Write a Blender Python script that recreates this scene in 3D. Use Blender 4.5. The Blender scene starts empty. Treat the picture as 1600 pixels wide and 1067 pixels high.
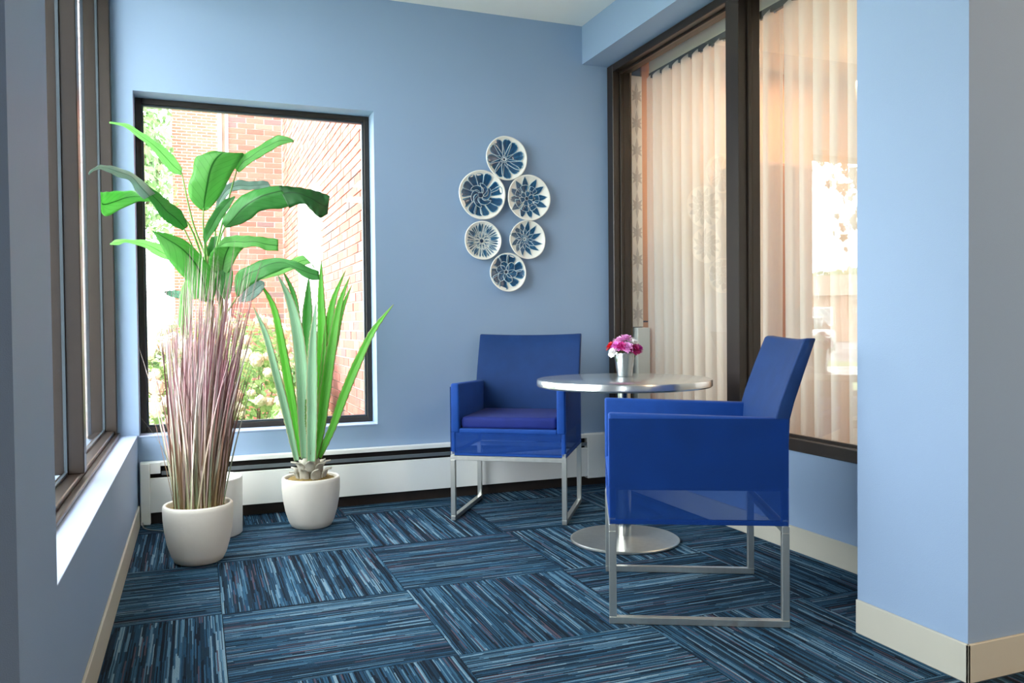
import bpy, bmesh, math, random
from mathutils import Vector, Matrix
from math import sin, cos, pi, radians, sqrt, atan2, floor
random.seed(7)
C = bpy.context.scene.collection
sc = bpy.context.scene

# ------------------------------------------------------------------ camera
YAW, PITCH, ROLL, FPX = 0.3705, -0.0204, -0.0097, 1274.1
fw = Vector((sin(YAW)*cos(PITCH), cos(YAW)*cos(PITCH), sin(PITCH)))
r0 = Vector((cos(YAW), -sin(YAW), 0)); u0 = r0.cross(fw)
rt = r0*cos(ROLL)+u0*sin(ROLL); up = -r0*sin(ROLL)+u0*cos(ROLL)
CAM = Vector((0, 0, 1))
cd = bpy.data.cameras.new('camera'); cam = bpy.data.objects.new('camera', cd); C.objects.link(cam)
m = Matrix((rt, up, -fw)).transposed().to_4x4(); m.translation = CAM
cam.matrix_world = m
cd.sensor_width = 36; cd.lens = FPX/1600*36; cd.clip_start = 0.05; cd.clip_end = 300
sc.camera = cam

def ray(u, v): return fw+rt*((u-800)/FPX)-up*((v-533.5)/FPX)
def at(u, v, Y):            # real position of something seen in direction (u,v) standing at depth Y
    d = ray(u, v); return CAM+d*(Y/d.y)

# ------------------------------------------------------------------ world, lights, exposure
w = bpy.data.worlds.new('overcast_sky'); sc.world = w; w.use_nodes = True
nt = w.node_tree; bg = nt.nodes['Background']
SKY = 11.5
bg.inputs[0].default_value = (0.93, 0.97, 1.0, 1); bg.inputs[1].default_value = SKY
def area(name, loc, rot, sx, sy, power, col=(1, 1, 1), portal=False):
    l = bpy.data.lights.new(name, 'AREA'); l.shape = 'RECTANGLE'; l.size = sx; l.size_y = sy
    l.energy = power; l.color = col
    if portal: l.cycles.is_portal = True
    o = bpy.data.objects.new(name, l); C.objects.link(o); o.location = loc; o.rotation_euler = rot
    return o
area('portal_back', (0.34, 4.80, 1.32), (radians(-90), 0, 0), 1.3, 1.9, 1, portal=True)
area('portal_left', (-0.62, 3.2, 1.62), (0, radians(-90), 0), 2.4, 2.6, 1, portal=True)
area('portal_left_near', (-0.98, -1.35, 1.4), (0, radians(-90), 0), 2.7, 1.2, 1, portal=True)
for i, (x, y) in enumerate([(2.2, -0.9), (3.2, 0.3), (2.3, -2.2), (3.6, -2.0)]):
    area('added_fill_lamp', (x, y, 2.80), (0, 0, 0), 0.55, 0.55, 32, (1.0, 0.68, 0.38))  # unseen warm lamps, added to fill the room and the near column face
area('next_room_lamp', (3.7, 3.9, 2.66), (0, 0, 0), .5, .5, 36, (1.0, 0.80, 0.60))
area('next_room_lamp_near', (3.7, 2.7, 2.66), (0, 0, 0), .5, .5, 26, (1.0, 0.80, 0.60))
sc.view_settings.view_transform = 'Standard'; sc.view_settings.look = 'None'
sc.view_settings.gamma = 1; sc.view_settings.use_curve_mapping = False
sc.view_settings.exposure = 0.25
sc.cycles.use_denoising = True
sc.cycles.max_bounces = 10; sc.cycles.diffuse_bounces = 6; sc.cycles.transparent_max_bounces = 24
sc.cycles.sample_clamp_indirect = 8

# ------------------------------------------------------------------ materials
def s2l(c):
    if isinstance(c, str): c = [int(c[i:i+2], 16)/255 for i in (0, 2, 4)]
    return tuple((x/12.92 if x <= 0.04045 else ((x+0.055)/1.055)**2.4) for x in c)+(1,)
def N(nt, t, **k):
    n = nt.nodes.new(t)
    for a, b in k.items():
        if a == 'inp':
            for i, v in b.items(): n.inputs[i].default_value = v
        else: setattr(n, a, b)
    return n
def mat(name, col, rough=0.6, metal=0.0, var=0.06, scale=8, bump=0.0, bscale=200, spec=0.5, coat=0, stretch=None):
    """procedural principled material: base colour varied by noise, optional fine relief"""
    m = bpy.data.materials.new(name); m.use_nodes = True; nt = m.node_tree; L = nt.links
    b = nt.nodes['Principled BSDF']
    b.inputs['Roughness'].default_value = rough; b.inputs['Metallic'].default_value = metal
    b.inputs['Specular IOR Level'].default_value = spec; b.inputs['Coat Weight'].default_value = coat
    tc = N(nt, 'ShaderNodeTexCoord'); mp = N(nt, 'ShaderNodeMapping')
    if stretch: mp.inputs['Scale'].default_value = stretch
    L.new(tc.outputs['Object'], mp.inputs[0])
    nz = N(nt, 'ShaderNodeTexNoise', inp={'Scale': scale, 'Detail': 3.0}); L.new(mp.outputs[0], nz.inputs['Vector'])
    c = s2l(col)
    mx = N(nt, 'ShaderNodeMix', data_type='RGBA')
    mx.inputs[6].default_value = tuple(x*(1-var) for x in c[:3])+(1,)
    mx.inputs[7].default_value = tuple(min(1, x*(1+var)) for x in c[:3])+(1,)
    L.new(nz.outputs[0], mx.inputs[0]); L.new(mx.outputs[2], b.inputs['Base Color'])
    if bump:
        n2 = N(nt, 'ShaderNodeTexNoise', inp={'Scale': bscale, 'Detail': 2.0}); L.new(mp.outputs[0], n2.inputs['Vector'])
        bp = N(nt, 'ShaderNodeBump', inp={'Strength': bump, 'Distance': 0.002}); L.new(n2.outputs[0], bp.inputs['Height'])
        L.new(bp.outputs[0], b.inputs['Normal'])
    return m

def fabric_see(name, col, T, var=.1):
    m = mat(name, col, 0.6, var=.22, scale=14, bump=0.5, bscale=900, spec=.2)
    nt = m.node_tree; L = nt.links; b = nt.nodes['Principled BSDF']; out = nt.nodes['Material Output']
    b.inputs['Sheen Weight'].default_value = .04
    if T:
        tr = N(nt, 'ShaderNodeBsdfTransparent'); tr.inputs[0].default_value = (.75, .85, 1, 1)
        mx = N(nt, 'ShaderNodeMixShader'); mx.inputs[0].default_value = T
        L.new(b.outputs[0], mx.inputs[1]); L.new(tr.outputs[0], mx.inputs[2]); L.new(mx.outputs[0], out.inputs[0])
    return m

def glass(name, k=1.7, tint=(.97, .985, .98, 1)):
    m = bpy.data.materials.new(name); m.use_nodes = True; nt = m.node_tree; L = nt.links
    nt.nodes.remove(nt.nodes['Principled BSDF']); out = nt.nodes['Material Output']
    fr = N(nt, 'ShaderNodeFresnel'); ge = N(nt, 'ShaderNodeNewGeometry')   # same reflectance from either side of the pane
    im = N(nt, 'ShaderNodeMapRange', inp={1: 0.0, 2: 1.0, 3: 1.5, 4: 1/1.5}); L.new(ge.outputs['Backfacing'], im.inputs[0]); L.new(im.outputs[0], fr.inputs[0])
    mu = N(nt, 'ShaderNodeMath', operation='MULTIPLY', use_clamp=True); mu.inputs[1].default_value = k
    tr = N(nt, 'ShaderNodeBsdfTransparent'); tr.inputs[0].default_value = tint
    gl = N(nt, 'ShaderNodeBsdfGlossy'); gl.inputs['Roughness'].default_value = 0.0; gl.inputs[0].default_value = (1, 1, 1, 1)
    mx = N(nt, 'ShaderNodeMixShader')
    L.new(fr.outputs[0], mu.inputs[0]); L.new(mu.outputs[0], mx.inputs[0]); L.new(tr.outputs[0], mx.inputs[1]); L.new(gl.outputs[0], mx.inputs[2])
    L.new(mx.outputs[0], out.inputs[0])
    return m

def sheer(name, col, T, TL):
    m = mat(name, col, .8, var=.08, scale=60, stretch=(3, 3, .2))
    nt = m.node_tree; L = nt.links; b = nt.nodes['Principled BSDF']; out = nt.nodes['Material Output']
    tl = N(nt, 'ShaderNodeBsdfTranslucent'); tl.inputs[0].default_value = s2l(col)
    tr = N(nt, 'ShaderNodeBsdfTransparent')
    m1 = N(nt, 'ShaderNodeMixShader'); m1.inputs[0].default_value = TL
    m2 = N(nt, 'ShaderNodeMixShader'); m2.inputs[0].default_value = T
    L.new(b.outputs[0], m1.inputs[1]); L.new(tl.outputs[0], m1.inputs[2]); L.new(m1.outputs[0], m2.inputs[1]); L.new(tr.outputs[0], m2.inputs[2]); L.new(m2.outputs[0], out.inputs[0])
    return m

def leafmat(name, top, vein, trans=.35, veins=9.0, rough=.35, back=None, edge=None):
    """leaf: midrib along uv.x = .5, side veins by uv, light passes through"""
    m = bpy.data.materials.new(name); m.use_nodes = True; nt = m.node_tree; L = nt.links
    b = nt.nodes['Principled BSDF']; out = nt.nodes['Material Output']; b.inputs['Roughness'].default_value = rough
    uv = N(nt, 'ShaderNodeUVMap'); sp = N(nt, 'ShaderNodeSeparateXYZ'); L.new(uv.outputs[0], sp.inputs[0])
    a = N(nt, 'ShaderNodeMath', operation='SUBTRACT'); a.inputs[1].default_value = .5; L.new(sp.outputs[0], a.inputs[0])
    ab = N(nt, 'ShaderNodeMath', operation='ABSOLUTE'); L.new(a.outputs[0], ab.inputs[0])
    lt = N(nt, 'ShaderNodeMapRange', inp={1: .012, 2: .035, 3: 1.0, 4: 0.0}); L.new(ab.outputs[0], lt.inputs[0])
    # side veins
    m1 = N(nt, 'ShaderNodeMath', operation='MULTIPLY_ADD'); m1.inputs[1].default_value = -.55; L.new(ab.outputs[0], m1.inputs[0]); L.new(sp.outputs[1], m1.inputs[2])
    m2 = N(nt, 'ShaderNodeMath', operation='MULTIPLY'); m2.inputs[1].default_value = veins; L.new(m1.outputs[0], m2.inputs[0])
    m3 = N(nt, 'ShaderNodeMath', operation='PINGPONG'); m3.inputs[1].default_value = .5; L.new(m2.outputs[0], m3.inputs[0])
    m4 = N(nt, 'ShaderNodeMapRange', inp={1: .0, 2: .05, 3: .55, 4: 0.0}); L.new(m3.outputs[0], m4.inputs[0])
    m5 = N(nt, 'ShaderNodeMath', operation='MULTIPLY'); m5.inputs[1].default_value = veins*7; L.new(m1.outputs[0], m5.inputs[0])
    m6 = N(nt, 'ShaderNodeMath', operation='PINGPONG'); m6.inputs[1].default_value = .5; L.new(m5.outputs[0], m6.inputs[0])
    mm = N(nt, 'ShaderNodeMath', operation='MAXIMUM'); L.new(lt.outputs[0], mm.inputs[0]); L.new(m4.outputs[0], mm.inputs[1])
    nz = N(nt, 'ShaderNodeTexNoise', inp={'Scale': 6.0}); tc = N(nt, 'ShaderNodeTexCoord'); L.new(tc.outputs['Object'], nz.inputs[0])
    c0 = s2l(top); cx = N(nt, 'ShaderNodeMix', data_type='RGBA')
    cx.inputs[6].default_value = tuple(x*.8 for x in c0[:3])+(1,); cx.inputs[7].default_value = tuple(min(1, x*1.2) for x in c0[:3])+(1,)
    L.new(nz.outputs[0], cx.inputs[0])
    cv = N(nt, 'ShaderNodeMix', data_type='RGBA'); L.new(mm.outputs[0], cv.inputs[0]); L.new(cx.outputs[2], cv.inputs[6]); cv.inputs[7].default_value = s2l(vein)
    last = cv.outputs[2]
    if edge:
        er = N(nt, 'ShaderNodeMapRange', inp={1: .40, 2: .49, 3: 0.0, 4: 1.0}); L.new(ab.outputs[0], er.inputs[0])
        ce = N(nt, 'ShaderNodeMix', data_type='RGBA'); L.new(er.outputs[0], ce.inputs[0]); L.new(last, ce.inputs[6]); ce.inputs[7].default_value = s2l(edge); last = ce.outputs[2]
    L.new(last, b.inputs['Base Color'])
    bp = N(nt, 'ShaderNodeBump', inp={'Strength': .35, 'Distance': .003}); L.new(m6.outputs[0], bp.inputs['Height']); L.new(bp.outputs[0], b.inputs['Normal'])
    tl = N(nt, 'ShaderNodeBsdfTranslucent')
    hs = N(nt, 'ShaderNodeHueSaturation', inp={'Saturation': .92, 'Value': 1.5}); L.new(last, hs.inputs['Color']); L.new(hs.outputs[0], tl.inputs[0])
    mx = N(nt, 'ShaderNodeMixShader'); mx.inputs[0].default_value = trans
    L.new(b.outputs[0], mx.inputs[1]); L.new(tl.outputs[0], mx.inputs[2]); L.new(mx.outputs[0], out.inputs[0])
    return m

def carpet_mat():
    m = bpy.data.materials.new('striped_carpet'); m.use_nodes = True; nt = m.node_tree; L = nt.links
    b = nt.nodes['Principled BSDF']; b.inputs['Roughness'].default_value = .95; b.inputs['Specular IOR Level'].default_value = .1
    tc = N(nt, 'ShaderNodeTexCoord'); sp = N(nt, 'ShaderNodeSeparateXYZ'); L.new(tc.outputs['Object'], sp.inputs[0])
    oi = N(nt, 'ShaderNodeObjectInfo')
    def M(op, a, b_=None, c=None):
        n = N(nt, 'ShaderNodeMath', operation=op)
        for i, x in enumerate((a, b_, c)):
            if x is None: continue
            if isinstance(x, (int, float)): n.inputs[i].default_value = x
            else: L.new(x, n.inputs[i])
        return n.outputs[0]
    n0 = N(nt, 'ShaderNodeTexNoise', inp={'Scale': 9.0}); L.new(tc.outputs['Object'], n0.inputs[0])
    xw = M('MULTIPLY_ADD', n0.outputs[0], .004, sp.outputs[0])
    col = M('FLOOR', M('MULTIPLY', xw, 240.0))
    seed = M('MULTIPLY', oi.outputs['Random'], 517.0)
    wn = N(nt, 'ShaderNodeTexWhiteNoise', noise_dimensions='2D'); cb = N(nt, 'ShaderNodeCombineXYZ'); L.new(col, cb.inputs[0]); L.new(seed, cb.inputs[1]); L.new(cb.outputs[0], wn.inputs['Vector'])
    dash = M('FLOOR', M('ADD', M('MULTIPLY', sp.outputs[1], 6.0), M('MULTIPLY', wn.outputs[0], 31.0)))
    wn2 = N(nt, 'ShaderNodeTexWhiteNoise', noise_dimensions='3D'); cb2 = N(nt, 'ShaderNodeCombineXYZ'); L.new(col, cb2.inputs[0]); L.new(dash, cb2.inputs[1]); L.new(seed, cb2.inputs[2]); L.new(cb2.outputs[0], wn2.inputs['Vector'])
    # pairs of stripes: base tone from wider band
    colw = M('FLOOR', M('MULTIPLY', xw, 105.0)); wn3 = N(nt, 'ShaderNodeTexWhiteNoise', noise_dimensions='2D'); cb3 = N(nt, 'ShaderNodeCombineXYZ'); L.new(colw, cb3.inputs[0]); L.new(seed, cb3.inputs[1]); L.new(cb3.outputs[0], wn3.inputs['Vector'])
    v = M('ADD', M('MULTIPLY', wn2.outputs[0], .45), M('MULTIPLY', wn3.outputs[0], .55))
    cr = N(nt, 'ShaderNodeValToRGB'); cr.color_ramp.interpolation = 'CONSTANT'; L.new(v, cr.inputs[0])
    e = cr.color_ramp.elements
    stops = [(0, '101b28'), (.26, '172d40'), (.37, '20425c'), (.46, '1b2e3e'), (.54, '2e546f'), (.63, '4e7189'), (.72, '203c54'), (.79, '6e8a9c'), (.89, '2a4459')]
    e[0].position, e[0].color = 0, s2l(stops[0][1]); e[1].position, e[1].color = stops[1][0], s2l(stops[1][1])
    for p, c in stops[2:]:
        q = e.new(p); q.color = s2l(c)
    # a few brown and plum threads
    wr = M('GREATER_THAN', wn2.outputs[0], .955)
    mx = N(nt, 'ShaderNodeMix', data_type='RGBA'); L.new(wr, mx.inputs[0]); L.new(cr.outputs[0], mx.inputs[6]); mx.inputs[7].default_value = s2l('4c4452')
    nf = N(nt, 'ShaderNodeTexNoise', inp={'Scale': 420.0, 'Detail': 2.0}); L.new(tc.outputs['Object'], nf.inputs[0])
    fm = N(nt, 'ShaderNodeMapRange', inp={1: .3, 2: .7, 3: .55, 4: 1.35}); L.new(nf.outputs[0], fm.inputs[0])
    vm = N(nt, 'ShaderNodeVectorMath', operation='SCALE'); L.new(mx.outputs[2], vm.inputs[0]); L.new(fm.outputs[0], vm.inputs['Scale'])
    L.new(vm.outputs[0], b.inputs['Base Color'])
    bp = N(nt, 'ShaderNodeBump', inp={'Strength': .8, 'Distance': .003}); L.new(nf.outputs[0], bp.inputs['Height']); L.new(bp.outputs[0], b.inputs['Normal'])
    return m

def brick_mat(name, cols):
    m = bpy.data.materials.new(name); m.use_nodes = True; nt = m.node_tree; L = nt.links
    b = nt.nodes['Principled BSDF']; b.inputs['Roughness'].default_value = .9
    oi = N(nt, 'ShaderNodeObjectInfo'); gi = N(nt, 'ShaderNodeNewGeometry')
    a = N(nt, 'ShaderNodeMath', operation='ADD'); L.new(oi.outputs['Random'], a.inputs[0]); L.new(gi.outputs['Random Per Island'], a.inputs[1])
    f = N(nt, 'ShaderNodeMath', operation='FRACT'); L.new(a.outputs[0], f.inputs[0])
    cr = N(nt, 'ShaderNodeValToRGB'); cr.color_ramp.interpolation = 'CONSTANT'; L.new(f.outputs[0], cr.inputs[0])
    e = cr.color_ramp.elements; e[0].position = 0; e[0].color = s2l(cols[0]); e[1].position = 1/len(cols); e[1].color = s2l(cols[1])
    for i, c in enumerate(cols[2:]):
        q = e.new((i+2)/len(cols)); q.color = s2l(c)
    tc = N(nt, 'ShaderNodeTexCoord'); nz = N(nt, 'ShaderNodeTexNoise', inp={'Scale': 40.0}); L.new(tc.outputs['Object'], nz.inputs[0])
    mr = N(nt, 'ShaderNodeMapRange', inp={3: .8, 4: 1.2}); L.new(nz.outputs[0], mr.inputs[0])
    vm = N(nt, 'ShaderNodeVectorMath', operation='SCALE'); L.new(cr.outputs[0], vm.inputs[0]); L.new(mr.outputs[0], vm.inputs['Scale']); L.new(vm.outputs[0], b.inputs['Base Color'])
    return m

def brick_tex(name, c1, c2, mortar, scale=1.0, ax='XZ'):
    m = bpy.data.materials.new(name); m.use_nodes = True; nt = m.node_tree; L = nt.links
    b = nt.nodes['Principled BSDF']; b.inputs['Roughness'].default_value = .9
    tc = N(nt, 'ShaderNodeTexCoord'); sp = N(nt, 'ShaderNodeSeparateXYZ'); cb = N(nt, 'ShaderNodeCombineXYZ'); L.new(tc.outputs['Object'], sp.inputs[0])
    L.new(sp.outputs['XYZ'.index(ax[0])], cb.inputs[0]); L.new(sp.outputs['XYZ'.index(ax[1])], cb.inputs[1])
    br = N(nt, 'ShaderNodeTexBrick', inp={'Scale': scale, 'Mortar Size': .006, 'Brick Width': .213, 'Row Height': .0677}); L.new(cb.outputs[0], br.inputs[0])
    br.inputs['Color1'].default_value = s2l(c1); br.inputs['Color2'].default_value = s2l(c2); br.inputs['Mortar'].default_value = s2l(mortar)
    L.new(br.outputs[0], b.inputs['Base Color'])
    return m

def wood_mat(name, c1, c2, rough=.45):
    m = bpy.data.materials.new(name); m.use_nodes = True; nt = m.node_tree; L = nt.links
    b = nt.nodes['Principled BSDF']; b.inputs['Roughness'].default_value = rough
    tc = N(nt, 'ShaderNodeTexCoord'); mp = N(nt, 'ShaderNodeMapping'); mp.inputs['Scale'].default_value = (8, 8, .6); L.new(tc.outputs['Object'], mp.inputs[0])
    nz = N(nt, 'ShaderNodeTexNoise', inp={'Scale': 5.0, 'Detail': 6.0, 'Distortion': .6}); L.new(mp.outputs[0], nz.inputs[0])
    cr = N(nt, 'ShaderNodeMix', data_type='RGBA'); cr.inputs[6].default_value = s2l(c1); cr.inputs[7].default_value = s2l(c2)
    L.new(nz.outputs[0], cr.inputs[0]); L.new(cr.outputs[2], b.inputs['Base Color'])
    return m

WALLC = '8ba2bf'
M = dict(
    wall=mat('blue_wall_paint', WALLC, .6, var=.025, scale=3, bump=.25, bscale=500, spec=.35),
    ceil=mat('ceiling_paint', 'e6e8e6', .8, var=.02, bump=.2, bscale=300),
    sill=mat('sill_paint', 'a6b6d4', .35, var=.02, spec=.5),
    base=mat('beige_rubber_base', 'b8b5a8', .5, var=.03),
    bronze=mat('dark_bronze_frame', '291f18', .35, .2, var=.2, scale=20, spec=.6),
    bronze_back=mat('black_brown_frame', '2a2420', .4, .1, var=.15, scale=20),
    gasket=mat('glazing_bead', '3a444c', .4, .2),
    white=mat('heater_enamel', 'f4f5f2', .35, var=.02),
    dark=mat('heater_dark_inside', '1a1512', .8, var=.3, scale=30),
    louver=mat('heater_damper_grey', '6d757a', .4, .3),
    brownbase=mat('dark_brown_vinyl_base', '2e241e', .6, var=.3, scale=15),
    carpet=carpet_mat(),
    slab=mat('floor_slab', '1c2a36', .95),
    pot=mat('matte_stone_pot', 'e2ddd2', .75, var=.05, scale=6, bump=.6, bscale=30),
    potw=mat('white_cylinder_pot', 'eeeeea', .6, var=.03, scale=5),
    moss=mat('dried_moss', '7a6532', .95, var=.7, scale=60, bump=1, bscale=120),
    fabric=fabric_see('blue_mesh_fabric', '0b3f8c', 0.0),
    skirt=fabric_see('blue_mesh_fabric_single', '0b3f8c', .47),
    backfab=fabric_see('blue_mesh_fabric_back', '0f3266', 0.0),
    cushion=fabric_see('blue_seat_cushion', '14256e', 0.0),
    steel=mat('brushed_steel', 'd2d2cc', .33, .95, var=.12, scale=40, stretch=(1, 1, .05)),
    tabletop=mat('stainless_table_top', 'd0d2d2', .22, .9, var=.08, scale=30, stretch=(1, .05, 1)),
    chrome=mat('polished_steel', 'd0d0cc', .14, 1.0, var=.05),
    alu=mat('spun_aluminium_vase', 'b4b9bc', .24, .9, var=.05),
    glassR=glass('interior_window_glass', 1.1),
    glassB=glass('back_window_glass', 1.0),
    curtain=sheer('cream_sheer', 'ece8e0', .34, .36),
    fascia=mat('cream_bulkhead', 'e6dccb', .6, var=.02),
    track=mat('dark_curtain_track', '3a352f', .5),
    woodw=wood_mat('warm_maple_panel', 'd09a66', 'b97f4e'),
    tan=mat('tan_wall', 'dcb08a', .7, var=.05),
    tanfloor=mat('next_room_floor', '8a6b50', .6, var=.1),
    wallwarm=mat('next_room_wall', 'e3c3a0', .7, var=.03),
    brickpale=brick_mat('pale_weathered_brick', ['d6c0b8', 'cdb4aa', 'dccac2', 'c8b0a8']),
    brick=brick_mat('red_brick', ['aa6456', 'b57064', 'a05c50', 'b26a5c', 'a66256', '7c6260', 'ba7668', 'ae6658']),
    mortar=mat('mortar', 'd6cec6', .95, var=.1, scale=30),
    farbrick=brick_tex('far_brick', '9c4c3c', 'a85a4a', 'b8aca0'),
    whitetrim=mat('white_exterior_trim', 'f0f0ee', .6, var=.02),
    grass=mat('lawn', '8a9a70', .95, var=.3, scale=4),
    asphalt=mat('asphalt', '8d8d8f', .9, var=.1, scale=10),
    bark=mat('bark', '6b5a4a', .9, var=.3, scale=20, bump=.6, bscale=40),
    ceramic=mat('white_glazed_ceramic', 'e8e6df', .25, var=.05, scale=20, bump=.25, bscale=40, spec=.6),
)

# ------------------------------------------------------------------ object helpers
def link(o, parent=None):
    C.objects.link(o)
    if parent is not None: o.parent = parent
    return o
def obj(name, bm, m, parent=None, smooth=False, recalc=True):
    if recalc: bmesh.ops.recalc_face_normals(bm, faces=bm.faces)
    me = bpy.data.meshes.new(name); bm.to_mesh(me); bm.free()
    for mm in (m if isinstance(m, (list, tuple)) else [m]): me.materials.append(mm)
    if smooth:
        me.polygons.foreach_set('use_smooth', [True]*len(me.polygons))
    return link(bpy.data.objects.new(name, me), parent)
def thing(name, label, cat, loc=(0, 0, 0), rz=0, group=None):
    o = bpy.data.objects.new(name, None); C.objects.link(o); o.location = loc; o.rotation_euler = (0, 0, rz)
    o.empty_display_size = .1
    return tag(o, label, cat, group)
def tag(o, label, cat, group=None, kind=None):
    o['label'] = label; o['category'] = cat
    if group: o['group'] = group
    if kind: o['kind'] = kind
    return o
def struct(o): o['kind'] = 'structure'; return o
def stuff(o): o['kind'] = 'stuff'; return o

def bx(bm, a, b, bev=0, seg=1):
    """box between corners a and b"""
    x0, y0, z0 = [min(p, q) for p, q in zip(a, b)]; x1, y1, z1 = [max(p, q) for p, q in zip(a, b)]
    r = bmesh.ops.create_cube(bm, size=1)
    vs = r['verts']
    for v in vs: v.co = Vector(((x0+x1)/2+v.co.x*(x1-x0), (y0+y1)/2+v.co.y*(y1-y0), (z0+z1)/2+v.co.z*(z1-z0)))
    if bev:
        es = list({e for v in vs for e in v.link_edges})
        bmesh.ops.bevel(bm, geom=es, offset=bev, segments=seg, affect='EDGES', profile=.5)
    return bm
def B(*boxes, bev=0, seg=1):
    bm = bmesh.new()
    for a, b in boxes: bx(bm, a, b, bev, seg)
    return bm
def lathe(prof, n=48, bm=None, c=(0, 0, 0), wob=0):
    bm = bm or bmesh.new(); rings = []
    for r, z in prof:
        if r < 1e-6: rings.append([bm.verts.new((c[0], c[1], c[2]+z))])
        else: rings.append([bm.verts.new((c[0]+r*cos(2*pi*k/n), c[1]+r*sin(2*pi*k/n), c[2]+z)) for k in range(n)])
    for a, b in zip(rings, rings[1:]):
        for k in range(n):
            k2 = (k+1) % n
            if len(a) == 1 and len(b) == 1: continue
            if len(a) == 1: bm.faces.new((a[0], b[k], b[k2]))
            elif len(b) == 1: bm.faces.new((a[k], a[k2], b[0]))
            else: bm.faces.new((a[k], a[k2], b[k2], b[k]))
    return bm
def cat(P, t):
    """catmull-rom through list of vectors, t in 0..len-1"""
    n = len(P)-1; i = min(int(t), n-1); f = t-i
    p0 = P[max(i-1, 0)]; p1 = P[i]; p2 = P[i+1]; p3 = P[min(i+2, n)]
    return .5*((2*p1)+(p2-p0)*f+(2*p0-5*p1+4*p2-p3)*f*f+(3*p1-p0-3*p2+p3)*f**3)
def tube(pts, rad, n=8, bm=None, steps=None):
    bm = bm or bmesh.new(); pts = [Vector(p) for p in pts]
    steps = steps or (len(pts)-1)*4
    if len(pts) == 2: steps = 1
    S = [cat(pts, (len(pts)-1)*k/steps) for k in range(steps+1)]
    rs = rad if isinstance(rad, (list, tuple)) else [rad]*len(pts)
    prev = None; ref = Vector((1, 0, 0))
    for k, p in enumerate(S):
        T = (S[min(k+1, steps)]-S[max(k-1, 0)]).normalized()
        a = T.cross(ref)
        if a.length < .1: a = T.cross(Vector((0, 1, 0)))
        a.normalize(); b = T.cross(a)
        q = (len(rs)-1)*k/steps; i = min(int(q), len(rs)-2) if len(rs) > 1 else 0; r = rs[i]+(rs[min(i+1, len(rs)-1)]-rs[i])*(q-i)
        ring = [bm.verts.new(p+a*r*cos(2*pi*j/n)+b*r*sin(2*pi*j/n)) for j in range(n)]
        if prev:
            for j in range(n): bm.faces.new((prev[j], prev[(j+1) % n], ring[(j+1) % n], ring[j]))
        else: bm.faces.new(list(reversed(ring)))
        prev = ring
    bm.faces.new(prev)
    return bm

# ------------------------------------------------------------------ the room
XL, YB, XR, XS, XC = -0.283, 4.56, 2.432, 2.254, 1.973
ZC, ZS = 2.835, 2.602
WX0, WX1, WZ0, WZ1 = -0.275, 0.952, 0.447, 2.205      # back window opening
fl = struct(obj('floor', B(((-.9, -3.2, -.12), (5.2, YB+.0, -.012))), M['slab']))
struct(obj('ceiling', B(((-.9, -3.2, ZC), (2.60, YB+.3, ZC+.15)), ((2.60, -3.2, ZC), (5.2, 2.0, ZC+.15))), M['ceil']))
T = .30
struct(obj('wall_back', B(((-.455, YB, -.12), (WX0, YB+T, ZC)), ((WX1, YB, -.12), (2.55, YB+T, ZC)),
       ((WX0, YB, -.12), (WX1, YB+T, WZ0)), ((WX0, YB, WZ1), (WX1, YB+T, ZC))), M['wall']))
# left wall: low wall with deep ledge, pier, then an unseen glazed bay added for side light
LY0, LY1, LZ = 1.965, YB, 0.455
wl = struct(obj('wall_left', B(((-.60, LY0, -.12), (XL, LY1, LZ-.004)), ((-.60, 1.56, -.12), (XL, LY0, ZC)),
       ((-.60, LY0, 2.78), (XL, LY1, ZC))), M['wall']))
struct(obj('window_sill_left', B(((-.40, LY0, LZ-.004), (XL+.001, LY1, LZ)), bev=.001), M['sill'])).name = 'trim_1'
struct(obj('wall_left_near', B(((-.95, -3.2, -.12), (-.70, -1.9, ZC)), ((-.95, -1.9, -.12), (-.70, -.8, .08)), ((-.95, -1.9, 2.72), (-.70, -.8, ZC)), ((-.95, -.8, -.12), (-.70, 1.56, ZC)), ((-.95, 1.56, -.12), (-.60, 1.75, ZC))), M['wall']))
struct(obj('wall_rear', B(((-.95, -3.4, -.12), (5.2, -3.2, ZC))), M['wall']))
struct(obj('wall_far_right', B(((5.0, -3.2, -.12), (5.2, 1.63, ZC))), M['wall']))
# right: low wall under the interior window, soffit above, column
WRZ0, WRZ1 = 0.468, 2.60
struct(obj('wall_right', B(((XR, 2.03, -.12), (XR+.16, YB, WRZ0-.03))), M['wall']))
struct(obj('soffit', B(((XS, 2.03, ZS), (XR+.17, YB, ZC))), M['wall'])).name = 'wall_soffit'
struct(obj('wall_column', B(((XC, 1.628, -.12), (5.0, 2.03, ZC))), M['wall']))
# baseboards
BH = .108
struct(obj('baseboard_left', B(((XL, 1.56, 0), (XL+.009, 4.49, BH)), bev=.002), M['base']))
struct(obj('baseboard_right', B(((XR-.009, 2.04, 0), (XR, 4.49, BH)), bev=.002), M['base']))
struct(obj('baseboard_column', B(((XC-.009, 1.619, 0), (XC, 2.03, BH)), ((XC-.009, 1.619, 0), (5.0, 1.628, BH)), bev=.002), M['base']))
struct(obj('baseboard_back', B(((XL+.01, YB-.012, 0), (XR-.01, YB, .07))), M['brownbase']))

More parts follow.
